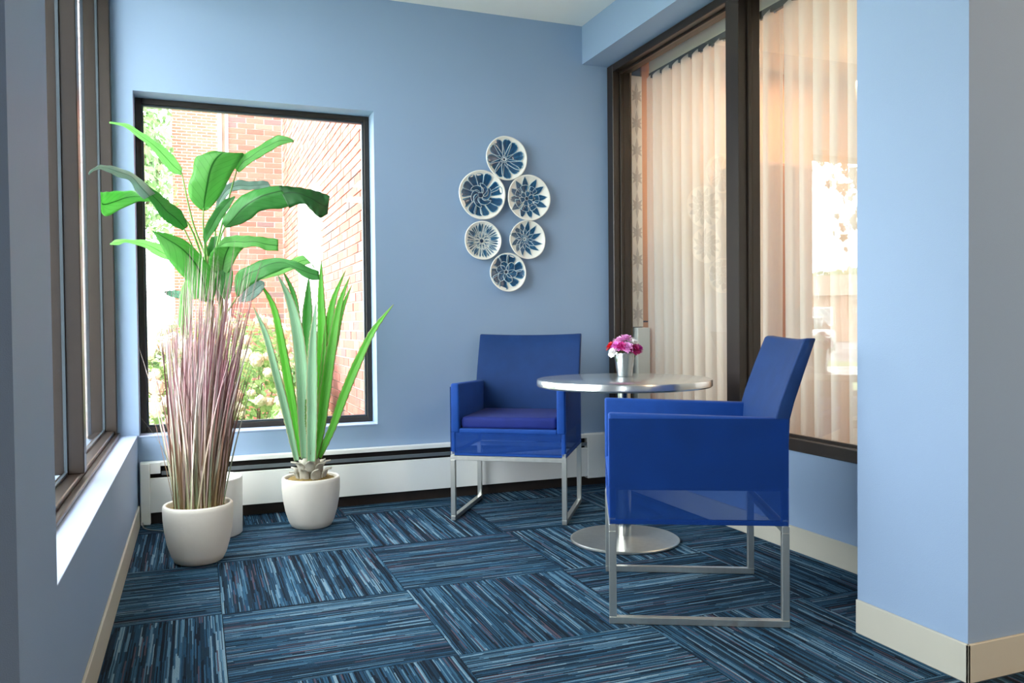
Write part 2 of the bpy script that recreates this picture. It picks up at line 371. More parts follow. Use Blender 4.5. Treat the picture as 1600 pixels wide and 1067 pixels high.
# carpet tiles, alternately turned
G, GX, GY = .6561, .0715, 3.0067
tile_full = None
for i in range(-3, 8):
    for j in range(-10, 4):
        x0, x1 = GX+i*G, GX+(i+1)*G; y0, y1 = GY+j*G, GY+(j+1)*G
        lim = XL+.009 if y0 > 1.0 else -.70
        cx, cy = (x0+x1)/2, (y0+y1)/2; g = .0012; bm = bmesh.new(); cnt = 0
        zones = ((XC-.009, 1.619, 2.029), (XR-.009, 2.03, YB-.013), (4.99, -3.19, 1.618))
        for hx, ya, yb in zones:
            a0, a1, b0, b1 = max(x0+g, lim), min(x1-g, hx), max(y0+g, ya), min(y1-g, yb)
            if a1-a0 < .01 or b1-b0 < .01: continue
            bx(bm, (a0-cx, b0-cy, -.012), (a1-cx, b1-cy, 0)); cnt += 1
        if not cnt: bm.free(); continue
        turn = (i+j) % 2 != 0
        if turn: bmesh.ops.rotate(bm, verts=bm.verts, cent=(0, 0, 0), matrix=Matrix.Rotation(-pi/2, 3, 'Z'))
        o = obj('carpet_tile', bm, M['carpet'], fl); o.location = (cx, cy, 0)
        if turn: o.rotation_euler = (0, 0, pi/2)

# ---------------- back window
def frame_bm(x0, x1, z0, z1, y0, y1, t, bev=.002):
    return B(((x0, y0, z0), (x0+t, y1, z1)), ((x1-t, y0, z0), (x1, y1, z1)), ((x0+t, y0, z0), (x1-t, y1, z0+t)), ((x0+t, y0, z1-t), (x1-t, y1, z1)), bev=bev)
wb = struct(obj('window_1', frame_bm(WX0+.002, WX1-.002, WZ0+.004, WZ1-.002, YB+.13, YB+.20, .028), M['bronze_back']))
obj('glazing_bead', frame_bm(WX0+.030, WX1-.030, WZ0+.032, WZ1-.030, YB+.145, YB+.175, .010, .001), M['gasket'], wb)
obj('glass_pane', B(((WX0+.03, YB+.163, WZ0+.03), (WX1-.03, YB+.1635, WZ1-.03))), M['glassB'], wb)
struct(obj('trim_2', B(((WX0, YB-.004, WZ0-.003), (WX1, YB+.13, WZ0+.003)), bev=.001), M['sill']))
# reveal edges painted like the wall are the wall mesh itself

# ---------------- left window: bronze frame, deep mullion, two panes
FX, GXL, OX = -.372, -.430, -.452
wlft = struct(obj('window_2', B(((OX-.05, LY1-.055, LZ), (FX, LY1-.001, 2.78)), ((OX, LY0, LZ), (FX, LY0+.05, 2.78)),
        ((OX, LY0+.05, LZ), (FX-.012, LY1-.055, LZ+.034)), ((OX, LY0+.05, 2.73), (FX, LY1-.055, 2.78)), bev=.003), M['bronze']))
obj('mullion', B(((OX-.05, 3.225, LZ+.034), (FX, 3.29, 2.73)), bev=.003), M['bronze'], wlft)
obj('lower_rail', B(((FX-.012, LY0+.01, LZ), (FX+.012, LY1-.002, LZ+.018)), bev=.006, seg=3), M['bronze'], wlft)
for a, b in ((LY0+.05, 3.225), (3.29, LY1-.055)):
    obj('glass_pane', B(((GXL-.0003, a, LZ+.034), (GXL+.0003, b, 2.73))), M['glassB'], wlft)
    bm = B(((GXL-.004, a, LZ+.034), (GXL+.006, a+.008, 2.73)), ((GXL-.004, b-.008, LZ+.034), (GXL+.006, b, 2.73)), ((GXL-.004, a+.008, LZ+.034), (GXL+.006, b-.008, LZ+.044)), bev=.001)
    obj('glazing_bead', bm, M['gasket'], wlft)
# unseen glazed bay behind the camera, added to light the column from the left
w3 = struct(obj('window_added', B(((-.86, -1.9, .08), (-.78, -1.84, 2.72)), ((-.86, -.86, .08), (-.78, -.8, 2.72)), ((-.86, -1.38, .08), (-.78, -1.32, 2.72)),
        ((-.86, -1.84, .08), (-.78, -.86, .14)), ((-.86, -1.84, 2.66), (-.78, -.86, 2.72)), bev=.003), M['bronze']))
obj('glass_pane', B(((-.8203, -1.84, .14), (-.82, -.86, 2.66))), M['glassB'], w3)

# ---------------- interior window on the right
IX0, IX1 = XR-.008, XR+.115
wr = struct(obj('window_4', B(((IX0, YB-.075, WRZ0), (IX1, YB-.001, WRZ1)), ((IX0, 2.04, WRZ0), (IX1, 2.10, WRZ1)),
        ((IX0, 2.10, WRZ0-.03), (IX1, YB-.075, WRZ0+.022)), ((IX0, 2.10, WRZ1-.045), (IX1, YB-.075, WRZ1)), ((IX0, YB-.075, WRZ0-.03), (IX1, YB-.001, WRZ0)), bev=.003), M['bronze']))
obj('mullion', B(((IX0-.004, 3.235, WRZ0+.022), (IX1, 3.335, WRZ1-.045)), bev=.003), M['bronze'], wr)
for a, b in ((2.10, 3.235), (3.335, YB-.075)):
    obj('glass_pane', B(((2.490, a, WRZ0+.022), (2.4906, b, WRZ1-.045))), M['glassR'], wr)
    obj('glazing_bead', B(((2.470, a, WRZ0+.022), (2.485, a+.012, WRZ1-.045)), ((2.47, b-.012, WRZ0+.022), (2.485, b, WRZ1-.045)), ((2.47, a+.012, WRZ1-.057), (2.485, b-.012, WRZ1-.045)),
        ((2.47, a+.012, WRZ0+.022), (2.485, b-.012, WRZ0+.034)), bev=.001), M['bronze'], wr)

# ---------------- next room seen through it
struct(obj('floor_next_room', B(((2.592, 2.03, -.12), (5.6, YB+.1, .0))), M['tanfloor']))
struct(obj('ceiling_next_room', B(((2.602, 2.03, 2.70), (5.6, YB+.1, 2.83))), M['fascia']))
struct(obj('wall_next_room_end', B(((2.552, YB, 0), (5.6, YB+T, 2.83))), M['wallwarm']))
struct(obj('wall_next_room_far', B(((5.0, 2.03, 0), (5.2, YB, 2.70))), M['tan']))
# warm panels on the end wall, joint at 1.0 m
pw = struct(obj('wall_panelling', B(((2.60, YB-.006, 0), (5.0, YB, 2.69))), M['track']))
for (a, b) in ((2.658, 3.2), (3.205, 3.8), (3.805, 4.4), (4.405, 4.995)):
    for z0, z1 in ((.01, 1.008), (1.018, 2.69)):
        obj('panel', B(((a, YB-.022, z0), (b, YB-.006, z1)), bev=.001), M['woodw'], pw)
# patterned screen strip with starbursts
scr = thing('patterned_screen', 'narrow cream screen strip with taupe starburst pattern at the far edge of the curtained window', 'screen', (2.61, YB-.03, 0))
obj('panel_board', B(((-.030, 0, .98), (.046, .012, 2.56)), bev=.001), M['fascia'], scr)
taupe = mat('taupe_star', 'c2b4a2', .7)
for k in range(9):
    zc = 1.06+k*.172; bm = bmesh.new()
    for q in range(8):
        a = q*pi/4+pi/8*0; d = Vector((cos(a), 0, sin(a))); n = Vector((-sin(a), 0, cos(a))); Ln = .036 if q % 2 == 0 and q % 4 == 0 else (.080 if q % 4 == 2 else .048)
        c = Vector((.008, -.002, zc)); pts = [c, c+d*Ln*.45+n*.010, c+d*Ln, c+d*Ln*.45-n*.010]
        v1 = [bm.verts.new(p) for p in pts]; v2 = [bm.verts.new(p+Vector((0, .0025, 0))) for p in pts]
        bm.faces.new(v1); bm.faces.new(list(reversed(v2)))
        for s in range(4): bm.faces.new((v1[s], v1[(s+1) % 4], v2[(s+1) % 4], v2[s]))
    obj('starburst', bm, taupe, scr)
tag(obj('pale_box', B(((2.575, YB-.10, .44), (2.665, YB-.035, .975)), bev=.004), mat('pale_grey_box', 'c9c8c0', .6)), 'pale grey upright box below the patterned screen strip', 'box')
struct(obj('bulkhead', B(((2.70, 2.04, 2.575), (2.73, YB-.045, 2.70))), M['fascia'])).name = 'trim_3'
tr = thing('curtain_track', 'dark ceiling curtain track above the sheer cream curtains', 'curtain track', (2.70, 3.3, 2.56))
obj('rail', B(((-.012, -1.25, -.022), (.012, 1.20, .013)), bev=.002), M['track'], tr)
for k in range(23): obj('glider', B(((-.006, 1.16-k*.105, -.034), (.006, 1.168-k*.105, -.022))), M['chrome'], tr)
def curtain(y0, y1, label, ph):
    bm = bmesh.new(); n = int((y1-y0)/.006); rows = 26; zt, zb = 2.574, .05
    vs = []
    rnd = random.Random(int(ph*100)); amps = [rnd.uniform(.6, 1.25) for _ in range(60)]; drift = [rnd.uniform(-1, 1) for _ in range(60)]
    for r in range(rows+1):
        f = r/rows; z = zt+(zb-zt)*f; row = []
        for k in range(n+1):
            s = k/n*(y1-y0); c = s/.104; i = int(c) % 60; fr = c-int(c)
            a = amps[i]*(1-fr)+amps[(i+1) % 60]*fr; d = drift[i]*(1-fr)+drift[(i+1) % 60]*fr
            x = 2.712+.040*a*sin(2*pi*c+ph+.9*f*d)+.012*sin(2*pi*c*2.03+ph*2+f*2)*f
            y = y0+s+.020*cos(2*pi*c+ph)*(1) + .030*d*f
            zz = z-.038*(0.5+.5*cos(2*pi*c+ph+1.2))**2*(1-f)**8
            row.append(bm.verts.new((x, min(y, YB-.05), zz)))
        vs.append(row)
    for r in range(rows):
        for k in range(n): bm.faces.new((vs[r][k], vs[r][k+1], vs[r+1][k+1], vs[r+1][k]))
    return tag(obj('sheer_curtain', bm, M['curtain'], None, True, False), label, 'curtain', 'sheer curtains behind the interior window')
curtain(3.29, 4.505, 'sheer cream curtain behind the far pane, left of the thick brown mullion', .3)
curtain(2.12, 3.27, 'sheer cream curtain behind the near pane, right of the thick brown mullion', 1.9)
# a tall cabinet standing in the next room shows as a darker upright through the sheer
cab = thing('tall_cabinet', 'tall brown cabinet showing dimly through the sheer curtain', 'cabinet', (3.45, 4.28, 0))
cw = wood_mat('brown_cabinet', 'b07c58', '95643f')
obj('body', B(((-.30, -.2, 0), (.30, .2, 1.98)), bev=.004), cw, cab)
for s in (-1, 1):
    d = obj('door', B(((s*.15-.145, -.218, .08), (s*.15+.145, -.2, 1.96)), bev=.003), cw, cab)
    obj('handle', B(((s*.03-.005, -.24, .95), (s*.03+.005, -.218, 1.10)), bev=.002), M['steel'], d)
for (x, y, nm) in ((3.9, 3.9, 'farther'), (3.9, 2.9, 'nearer')):
    lm = thing('pendant_lamp', 'warm glowing pendant lamp behind the sheer curtain, the %s one' % nm, 'lamp', (x, y, 2.70), group='pendant lamps in the next room')
    gm = bpy.data.materials.get('lamp_glow')
    if not gm:
        gm = bpy.data.materials.new('lamp_glow'); gm.use_nodes = True; bb = gm.node_tree.nodes['Principled BSDF']; bb.inputs['Emission Color'].default_value = (1, .75, .5, 1); bb.inputs['Emission Strength'].default_value = 14
    obj('cord', tube([(0, 0, 0), (0, 0, -.22)], .003), M['track'], lm)
    obj('lamp_shade', lathe([(.02, -.20), (.09, -.22), (.09, -.32), (.085, -.32), (.085, -.225), (.02, -.21)], 24), M['fascia'], lm, True)
    obj('bulb', lathe([(0, -.24), (.05, -.25), (.07, -.29), (.05, -.325), (0, -.335)], 20), gm, lm, True)

# ------------------------------------------------------------------ baseboard heater along the back wall
HY = 4.50
ht = thing('baseboard_heater', 'long white baseboard heater with dark slots running under the back wall', 'heater', (0, YB, 0))
def hb(name, boxes, m, bev=.0015): return obj(name, B(*[((a[0], a[1]-YB, a[2]), (b[0], b[1]-YB, b[2])) for a, b in boxes], bev=bev), m, ht)
x0, x1 = XL+.012, XR-.012
hb('back_plate', [((x0, YB-.018, .07), (x1, YB-.001, .30))], M['dark'])
hb('front_cover', [((x0+.045, HY, .068), (2.24, HY+.006, .232)), ((x0+.045, HY, .232), (2.24, HY+.014, .240)), ((x0+.045, HY, .064), (2.24, HY+.02, .070))], M['white'])
hb('top_cover', [((x0, HY+.012, .312), (2.24, YB-.001, .320)), ((x0, HY+.008, .298), (2.24, HY+.014, .320))], M['white'])
hb('damper', [((x0+.10, HY+.006, .252), (2.24, HY+.012, .272))], M['louver'])
hb('end_cap', [((x0, HY-.004, 0.004), (x0+.045, YB-.001, .316))], M['white'], .003)
hb('joint_cover', [((x0+.045, HY, .262), (x0+.095, HY+.02, .318))], M['white'])
hb('end_panel', [((2.24, HY-.004, .05), (x1, YB-.001, .322))], M['white'], .003)
hb('finned_pipe', [((x0+.06, HY+.025, .11), (2.2, HY+.038, .125))], M['louver'])
tag(obj('cable', tube([(-.262, 4.49, .02), (-.255, 4.44, .006), (-.22, 4.39, .004), (-.165, 4.345, .004)], .003, 6), mat('grey_cable', '8a8f90', .5), None, True), 'thin grey cable on the carpet in the left corner', 'cable')

# ------------------------------------------------------------------ table, vase, flowers
TX, TY = 1.835, 3.31
tb = thing('round_table', 'round stainless steel pedestal table between the two blue armchairs', 'table', (TX, TY, 0))
obj('tabletop', lathe([(0, .712), (.385, .712), (.395, .714), (.400, .72), (.400, .742), (.398, .747), (.392, .749), (0, .749)], 96), M['tabletop'], tb, False)
obj('pole', lathe([(0, .012), (.031, .012), (.031, .700), (0, .70)], 40), M['chrome'], tb, False)
obj('mounting_plate', lathe([(0, .700), (.12, .700), (.12, .711), (0, .711)], 32), M['steel'], tb)
obj('base_disc', lathe([(0, .001), (.246, .001), (.250, .004), (.250, .010), (.244, .014), (.05, .022), (.034, .026), (0, .026)], 96), M['steel'], tb, False)
for n_ in ('tabletop', 'pole', 'base_disc'):
    me = bpy.data.objects[n_].data
    me.polygons.foreach_set('use_smooth', [True]*len(me.polygons)); me.set_sharp_from_angle(angle=radians(25))
VX, VY = 1.905, 3.425
vz = .7495
tag(obj('vase', lathe([(0, .0), (.033, .0), (.035, .003), (.0495, .108), (.051, .111), (.049, .112), (.047, .108), (.033, .006), (0, .006)], 48), M['alu'], None, True), 'small tapered aluminium vase on the round steel table', 'vase').location = (VX, VY, vz)
def flower(pos, dirv, r, col, col2, label, layers=4, npet=19):
    r *= 1.2
    t = thing('flower', label, 'flower', pos, group='chrysanthemums in the metal vase')
    z = Vector(dirv).normalized(); t.rotation_mode = 'QUATERNION'; t.rotation_quaternion = z.to_track_quat('Z', 'Y')
    pm = bpy.data.materials.get('petal_'+col) or mat('petal_'+col, col, .6, var=.2, scale=60)
    bm = bmesh.new()
    for l in range(layers):
        for k in range(npet-3*l):
            a = 2*pi*(k+.5*l)/(npet-3*l)+random.uniform(-.1, .1); Ln = r*(1-.19*l)*random.uniform(.85, 1.1); w_ = r*.17
            tilt = radians(-16+26*l+random.uniform(-8, 8)); d = Vector((cos(a), sin(a), 0)); n = Vector((-sin(a), cos(a), 0))
            rows = []
            for f, ww in ((.12, .4), (.45, .9), (.8, 1), (1, .45)):
                h = Ln*f; e = tilt+f*.25; c = d*h*cos(e)+Vector((0, 0, h*sin(e)))
                rows.append([bm.verts.new(c-n*w_*ww+Vector((0, 0, .0012))), bm.verts.new(c), bm.verts.new(c+n*w_*ww+Vector((0, 0, .0012)))])
            for p, q in zip(rows, rows[1:]):
                for s in (0, 1): bm.faces.new((p[s], p[s+1], q[s+1], q[s]))
    obj('petals', bm, pm, t, True, False)
    cm = bpy.data.materials.get('eye_'+col2) or mat('eye_'+col2, col2, .7, var=.3, scale=200)
    obj('flower_eye', lathe([(0, .006), (r*.15, .005), (r*.2, .001), (r*.1, -.004), (0, -.006)], 12), cm, t, True)
    inv = t.rotation_quaternion.inverted(); tgt = inv @ (Vector((VX+(pos[0]-VX)*.25, VY+(pos[1]-VY)*.25, vz+.02))-Vector(pos))
    obj('stem', tube([(0, 0, -.003), tgt*.4+Vector((0, 0, -.004)), tgt], .0016, 6), stemm, t, True)
stemm = mat('flower_stem_green', '5b7a3a', .6)
fl_spec = [  # dx (picture right), dy (towards camera), dz, r, colour, eye, label
    (-.070, .00, .150, .024, 'd8222e', 'b01820', 'red chrysanthemum at the left edge of the bouquet in the vase'),
    (-.038, .030, .148, .030, 'e070c8', 'c03a80', 'orchid pink chrysanthemum low at the left front of the bouquet'),
    (-.058, .045, .122, .022, 'f6f0f4', 'd8d080', 'small white chrysanthemum drooping over the left rim of the vase'),
    (-.024, .000, .176, .030, 'edb2dc', 'd878b8', 'pale pink chrysanthemum high at the left of the bouquet'),
    (.006, .010, .186, .030, 'e8a4dc', 'c870b0', 'pale lilac pink chrysanthemum at the top of the bouquet'),
    (-.010, .045, .150, .022, 'c81c84', '901050', 'deep magenta chrysanthemum at the front centre of the bouquet'),
    (.014, .045, .146, .028, 'eca6e0', 'd060b0', 'pink chrysanthemum in the middle front of the bouquet'),
    (.042, .005, .166, .032, 'fbf7fa', 'e8d890', 'large white chrysanthemum at the upper right of the bouquet'),
    (.050, .035, .136, .028, 'b01468', '4a5a20', 'dark magenta chrysanthemum with a green eye at the right of the bouquet'),
    (.072, .010, .140, .022, 'c02a9a', '801060', 'purple chrysanthemum at the far right edge of the bouquet')]
for dx, dy, dz, r, c, c2, lb in fl_spec:
    p = Vector((VX, VY, vz+dz-.006))+Vector((cos(YAW+.15), -sin(YAW+.15), 0))*dx*.95-Vector((sin(YAW+.15), cos(YAW+.15), 0))*dy
    d = (p-Vector((VX, VY, vz+.075)))+Vector((0, -.02, 0))
    flower(tuple(p), d, r, c, c2, lb)

# ------------------------------------------------------------------ armchairs (local: x right, y back, z up, front-left foot at origin)
CW, CD = .60, .575
def make_chair(label, loc, rz, D):
    t = thing('armchair', label, 'armchair', loc, rz, 'blue mesh armchairs at the round table')
    za, zb, th = .700, .335, .048
    # arms: closed box above seat height; a single skin of mesh below
    for s in (0, 1):
        x = 0 if s == 0 else CW-th
        bm = bmesh.new(); prof = [(0, .455), (0, za+.004), (D, za-.012), (D, .455)]
        bx(bm, (x+(.004 if s == 0 else 0), 0, .45), (x+th-(0 if s == 0 else .004), D, za), .010, 3)
        for v in bm.verts:
            if v.co.z > .6: v.co.z += .004-.018*(v.co.y/D)
        obj('armrest', bm, M['fabric'], t, True)
        xo = .0015 if s == 0 else CW-.0015
        obj('side_panel', B(((xo-.0012, .002, zb), (xo+.0012, D-.002, za-.014))), M['skirt'], t)
        obj('corner_post', B(((x+.004 if s == 0 else x+th-.026, .002, zb+.002), (x+.026 if s == 0 else x+th-.004, .024, .456)), bev=.006, seg=2), M['fabric'], t)
        obj('corner_post', B(((x+.004 if s == 0 else x+th-.026, D-.024, zb+.002), (x+.026 if s == 0 else x+th-.004, D-.002, .456)), bev=.006, seg=2), M['fabric'], t)
    obj('hem', B(((.001, .003, zb), (.016, D-.003, zb+.016)), ((CW-.016, .003, zb), (CW-.001, D-.003, zb+.016)), ((.016, .003, zb), (CW-.016, .016, zb+.016)), bev=.004, seg=2), M['fabric'], t)
    obj('front_apron', B(((.026, .003, zb+.010), (CW-.026, .006, .458))), M['skirt'], t)
    obj('seat_rail', B(((th-.002, .002, .448), (CW-th+.002, .028, .474)), bev=.008, seg=2), M['fabric'], t)
    obj('seat_deck', B(((th-.004, .02, .440), (CW-th+.004, D-.02, .462)), bev=.002), M['fabric'], t)
    bm = bmesh.new(); bx(bm, (th+.003, .022, .470), (CW-th-.003, D-.06, .530), .018, 4)
    for v in bm.verts:
        if v.co.z > .51: v.co.z += .010*(1-((v.co.x-CW/2)/(CW/2-th))**2)
    obj('seat_cushion', bm, M['cushion'], t, True)
    # backrest: curved shell, upright to the arm top then raked
    bm = bmesh.new(); nx, prof = 14, [(.455, 0, .050), (.60, .0, .05), (.685, .004, .05), (.74, .018, .048), (.84, .050, .044), (.942, .084, .038), (.948, .086, .030)]
    fr, bk = [], []
    for z, yo, tk in prof:
        rf, rb = [], []
        for k in range(nx+1):
            x = .0045+(CW-.009)*k/nx; c = .020*(1-((x-CW/2)/(CW/2))**2)*max(0, min(1, (z-.5)/.3)); ze = z-.008*(1-((x-CW/2)/(CW/2))**2)*max(0, (z-.7)/.25)
            rf.append(bm.verts.new((x, D-tk+yo+c, ze))); rb.append(bm.verts.new((x, D+yo+c, ze)))
        fr.append(rf); bk.append(rb)
    for r in range(len(prof)-1):
        for k in range(nx):
            bm.faces.new((fr[r][k], fr[r][k+1], fr[r+1][k+1], fr[r+1][k])); bm.faces.new((bk[r][k+1], bk[r][k], bk[r+1][k], bk[r+1][k+1]))
        bm.faces.new((bk[r][0], fr[r][0], fr[r+1][0], bk[r+1][0])); bm.faces.new((fr[r][nx], bk[r][nx], bk[r+1][nx], fr[r+1][nx]))
    for k in range(nx):
        bm.faces.new((fr[-1][k], fr[-1][k+1], bk[-1][k+1], bk[-1][k])); bm.faces.new((fr[0][k+1], fr[0][k], bk[0][k], bk[0][k+1]))
    bmesh.ops.recalc_face_normals(bm, faces=bm.faces)
    es = [e for e in bm.edges if len(e.link_faces) == 2 and e.calc_face_angle(0) > .8]
    bmesh.ops.bevel(bm, geom=es, offset=.007, segments=3, affect='EDGES', profile=.5)
    obj('backrest', bm, M['backfab'], t, True)
    obj('back_skirt', B(((.026, D-.003, zb+.003), (CW-.026, D-.001, .458))), M['skirt'], t)
    # steel sled base
    q = .024
    obj('seat_frame', B(((0, 0, zb-q), (CW, q, zb-.001)), ((0, D-q, zb-q), (CW, D, zb-.001)), bev=.0015), M['steel'], t)
    for x in (0, CW-q):
        for y in (0, D-q): obj('leg', B(((x, y, q), (x+q, y+q, zb-q)), ((x+.002, y+.002, zb-q), (x+q-.002, y+q-.002, zb+.02)), bev=.0015), M['steel'], t)
        obj('sled_rail', B(((x, 0, .001), (x+q, D, q)), bev=.0015), M['steel'], t)
    return t
# chair by the back wall
a1 = atan2(-.333, .497)
make_chair('blue mesh armchair with its back to the blue wall, left of the round table', (1.208, 3.998, 0), a1, .55)
# chair at the front, seen from its side; front-left foot = far front one
ang = atan2(2.395-2.941, 1.268-1.541)          # direction of local +x: from far side to near side
make_chair('blue mesh armchair seen side on, in front of the curtained window', (1.541-.001, 2.941-.004, 0), ang, .585)

# ------------------------------------------------------------------ six ceramic flower plates
blue = bpy.data.materials.new('blue_glaze'); blue.use_nodes = True
nt = blue.node_tree; L = nt.links; b = nt.nodes['Principled BSDF']; b.inputs['Roughness'].default_value = .22; b.inputs['Coat Weight'].default_value = .4
uvn = N(nt, 'ShaderNodeUVMap'); sp = N(nt, 'ShaderNodeSeparateXYZ'); L.new(uvn.outputs[0], sp.inputs[0])
tc = N(nt, 'ShaderNodeTexCoord'); nz = N(nt, 'ShaderNodeTexNoise', inp={'Scale': 35.0, 'Detail': 4.0}); L.new(tc.outputs['Object'], nz.inputs[0])
ad = N(nt, 'ShaderNodeMath', operation='MULTIPLY_ADD'); ad.inputs[1].default_value = .55; L.new(nz.outputs[0], ad.inputs[0]); L.new(sp.outputs[0], ad.inputs[2])
cr = N(nt, 'ShaderNodeValToRGB'); L.new(ad.outputs[0], cr.inputs[0]); e = cr.color_ramp.elements
e[0].position = .25; e[0].color = s2l('0c2a48'); e[1].position = .62; e[1].color = s2l('195078')
q = e.new(.95); q.color = s2l('3f7c9e'); q = e.new(1.2 if False else 1.0); q.color = s2l('c8d6da')
L.new(cr.outputs[0], b.inputs['Base Color'])
def bowl_z(r, R): return .010+.030*(r/R)**2.2     # dish depth profile (towards viewer), r from centre
def petal(bm, uvl, R, k_, cx, cy, ang, r0, r1, wid, shape, lift, curve=0.0, ridge=1):
    """one glazed petal lying on the dish; local x,y in dish plane, z towards viewer"""
    ns, ntt = 10, 6; grid = []
    for i in range(ns+1):
        s = i/ns
        if shape == 'round': w_ = wid*(sin(pi*min(1, (s*.86+.10)))**.6)
        elif shape == 'point': w_ = wid*sin(pi*(s**.8*.92+.08))**.9*(1-.15*s)
        else: w_ = wid*(.35+.65*s)*(1 if s < .68 else sqrt(max(0, 1-((s-.68)/.33)**2)))
        rr = r0+(r1-r0)*s; row = []
        a = ang+curve*s
        for j in range(ntt+1):
            tt = (j/ntt-.5)*2; x = cx+rr*cos(a)-tt*w_*sin(a); y = cy+rr*sin(a)+tt*w_*cos(a)
            edge = max(abs(tt)**4, 1 if i in (0, ns) else 0); rg = ridge*math.exp(-(tt/.13)**2)*(1-s*.4)
            h = lift+.0035*edge+.0028*rg*1.0-.0012*abs(cos(pi*tt))+.0006*(k_ % 3)
            rad = min(sqrt(x*x+y*y), R*.97)
            v = bm.verts.new((x, y, bowl_z(rad, R)+h)); row.append((v, .05+.8*edge+.50*rg+.10*s))
        grid.append(row)
    for i in range(ns):
        for j in range(ntt):
            f = bm.faces.new([grid[i][j][0], grid[i][j+1][0], grid[i+1][j+1][0], grid[i+1][j][0]])
            for lp, g in zip(f.loops, (grid[i][j], grid[i][j+1], grid[i+1][j+1], grid[i+1][j])): lp[uvl].uv = (g[1], 0)
def plate(X, Z, R, label, petals, eye=None, seed=0, rim=1.0):
    t = thing('wall_plate', label, 'plate', (X, YB-.006, Z), group='blue and white flower plates on the back wall')
    t.rotation_euler = (radians(90), 0, 0)        # local z points out of the wall to the room
    rnd = random.Random(seed); ph = [rnd.uniform(0, 6.28) for _ in range(4)]
    n = 72; prof = [(0, .004), (.45, .004), (.50, .0), (.55, .004)]
    bm = bmesh.new(); rings = []
    P = [(0, -.0), (.5, .0), (.8, .016), (1.0, .036), (1.02, .041), (1.0, .0445), (.96, .0425), (.9, .036), (.75, .0265), (.55, .018), (.3, .012), (0, .0105)]
    for r, z in P:
        if r == 0: rings.append([bm.verts.new((0, 0, z))]); continue
        rings.append([bm.verts.new((R*r*(1+.005*r*(sin(3*2*pi*k/n+ph[0])+.7*sin(5*2*pi*k/n+ph[1])))*cos(2*pi*k/n), R*r*(1+.005*r*(sin(3*2*pi*k/n+ph[0])+.7*sin(5*2*pi*k/n+ph[1])))*sin(2*pi*k/n), z+(.002*sin(4*2*pi*k/n+ph[2]) if r > .8 else 0))) for k in range(n)])
    for a, b_ in zip(rings, rings[1:]):
        for k in range(n):
            k2 = (k+1) % n
            if len(a) == 1: bm.faces.new((a[0], b_[k], b_[k2]))
            elif len(b_) == 1: bm.faces.new((a[k], a[k2], b_[0]))
            else: bm.faces.new((a[k], a[k2], b_[k2], b_[k]))
    obj('dish', bm, M['ceramic'], t, True)
    for k_, p in enumerate(petals):
        bm = bmesh.new(); uvl = bm.loops.layers.uv.new('UVMap'); petal(bm, uvl, R, k_, *p)
        o = obj('petal', bm, blue, t, True, False)
        sd = o.modifiers.new('s', 'SOLIDIFY'); sd.thickness = .002; sd.offset = -1
    if eye:
        for (ex, ey, er, h) in eye:
            bm = lathe([(er, 0), (er*.9, .003), (er*.5, .002), (0, .0045)], 20, c=(ex, ey, bowl_z(sqrt(ex*ex+ey*ey), R)+h)); obj('flower_centre', bm, blue, t, True)
    return t
PL = [(1.707+.025, 1.976+.008, .128), (1.557+.02, 1.755+.006, .142), (1.847+.025, 1.754+.004, .135), (1.558+.02, 1.495, .112), (1.836+.025, 1.507, .114), (1.712+.022, 1.315-.004, .113)]
def ring(R, n, r0, r1, wid, shape, lift, off=0, cx=0, cy=0, curve=0, ridge=1, jit=.0, seed=0):
    rn = random.Random(seed); return [(cx, cy, off+2*pi*k/n+rn.uniform(-jit, jit), r0*R, r1*R*(1+rn.uniform(-jit, jit)*.4), wid*R, shape, lift, curve, ridge) for k in range(n)]
X, Z, R = PL[0]; plate(X, Z, R, 'white plate with a scalloped blue leaf rosette, topmost of the six wall plates', ring(R, 11, .05, .93, .29, 'fan', .0006, .2, -.06*R, -.02*R, .12, .7, .09, 1), [(-.06*R, -.02*R, .06*R, .002)], 1)
X, Z, R = PL[1]; plate(X, Z, R, 'white plate with a full blue peony, largest plate at upper left of the wall group', ring(R, 13, .34, .92, .24, 'fan', .0004, .1, -.02*R, 0, .1, .35, .10, 2)+ring(R, 6, .10, .50, .20, 'round', .0045, .5, -.02*R, 0, 1.1, 0, .1, 3), [(-.02*R, .02*R, .11*R, .006)], 2)
X, Z, R = PL[2]; plate(X, Z, R, 'white plate with a pointed blue dahlia, upper right of the wall group', ring(R, 12, .36, .97, .17, 'point', .0004, .12, -.04*R, -.02*R, 0, 1, .05, 4)+ring(R, 7, .24, .60, .25, 'fan', .003, 0, -.06*R, -.02*R, 0, 0, .03, 5)+ring(R, 6, .07, .33, .16, 'fan', .0065, .3, -.06*R, -.02*R, 0, 1, 0, 6), [(-.06*R, -.02*R, .09*R, .008)], 3)
X, Z, R = PL[3]; plate(X, Z, R, 'white plate with a fine-rayed blue daisy, lower left of the wall group', ring(R, 32, .42, .88, .065, 'fan', .0006, 0, 0, 0, 0, 0, .04, 7)+ring(R, 8, .46, .95, .12, 'point', .0022, .2, 0, 0, 0, 1, .0, 8)+ring(R, 10, .15, .34, .07, 'fan', .003, 0, 0, 0, 0, 0, 0, 9)+ring(R, 14, .32, .40, .075, 'fan', .003, 0, 0, 0, 0, 0, 0, 9), [(0, 0, .10*R, .004)], 4)
X, Z, R = PL[4]; plate(X, Z, R, 'white plate with a swirling pointed blue lotus, lower right of the wall group', ring(R, 12, .04, .97, .20, 'point', .0008, .1, -.10*R, .05*R, .25, 1, .09, 10), [(-.10*R, .05*R, .04*R, .003)], 5)
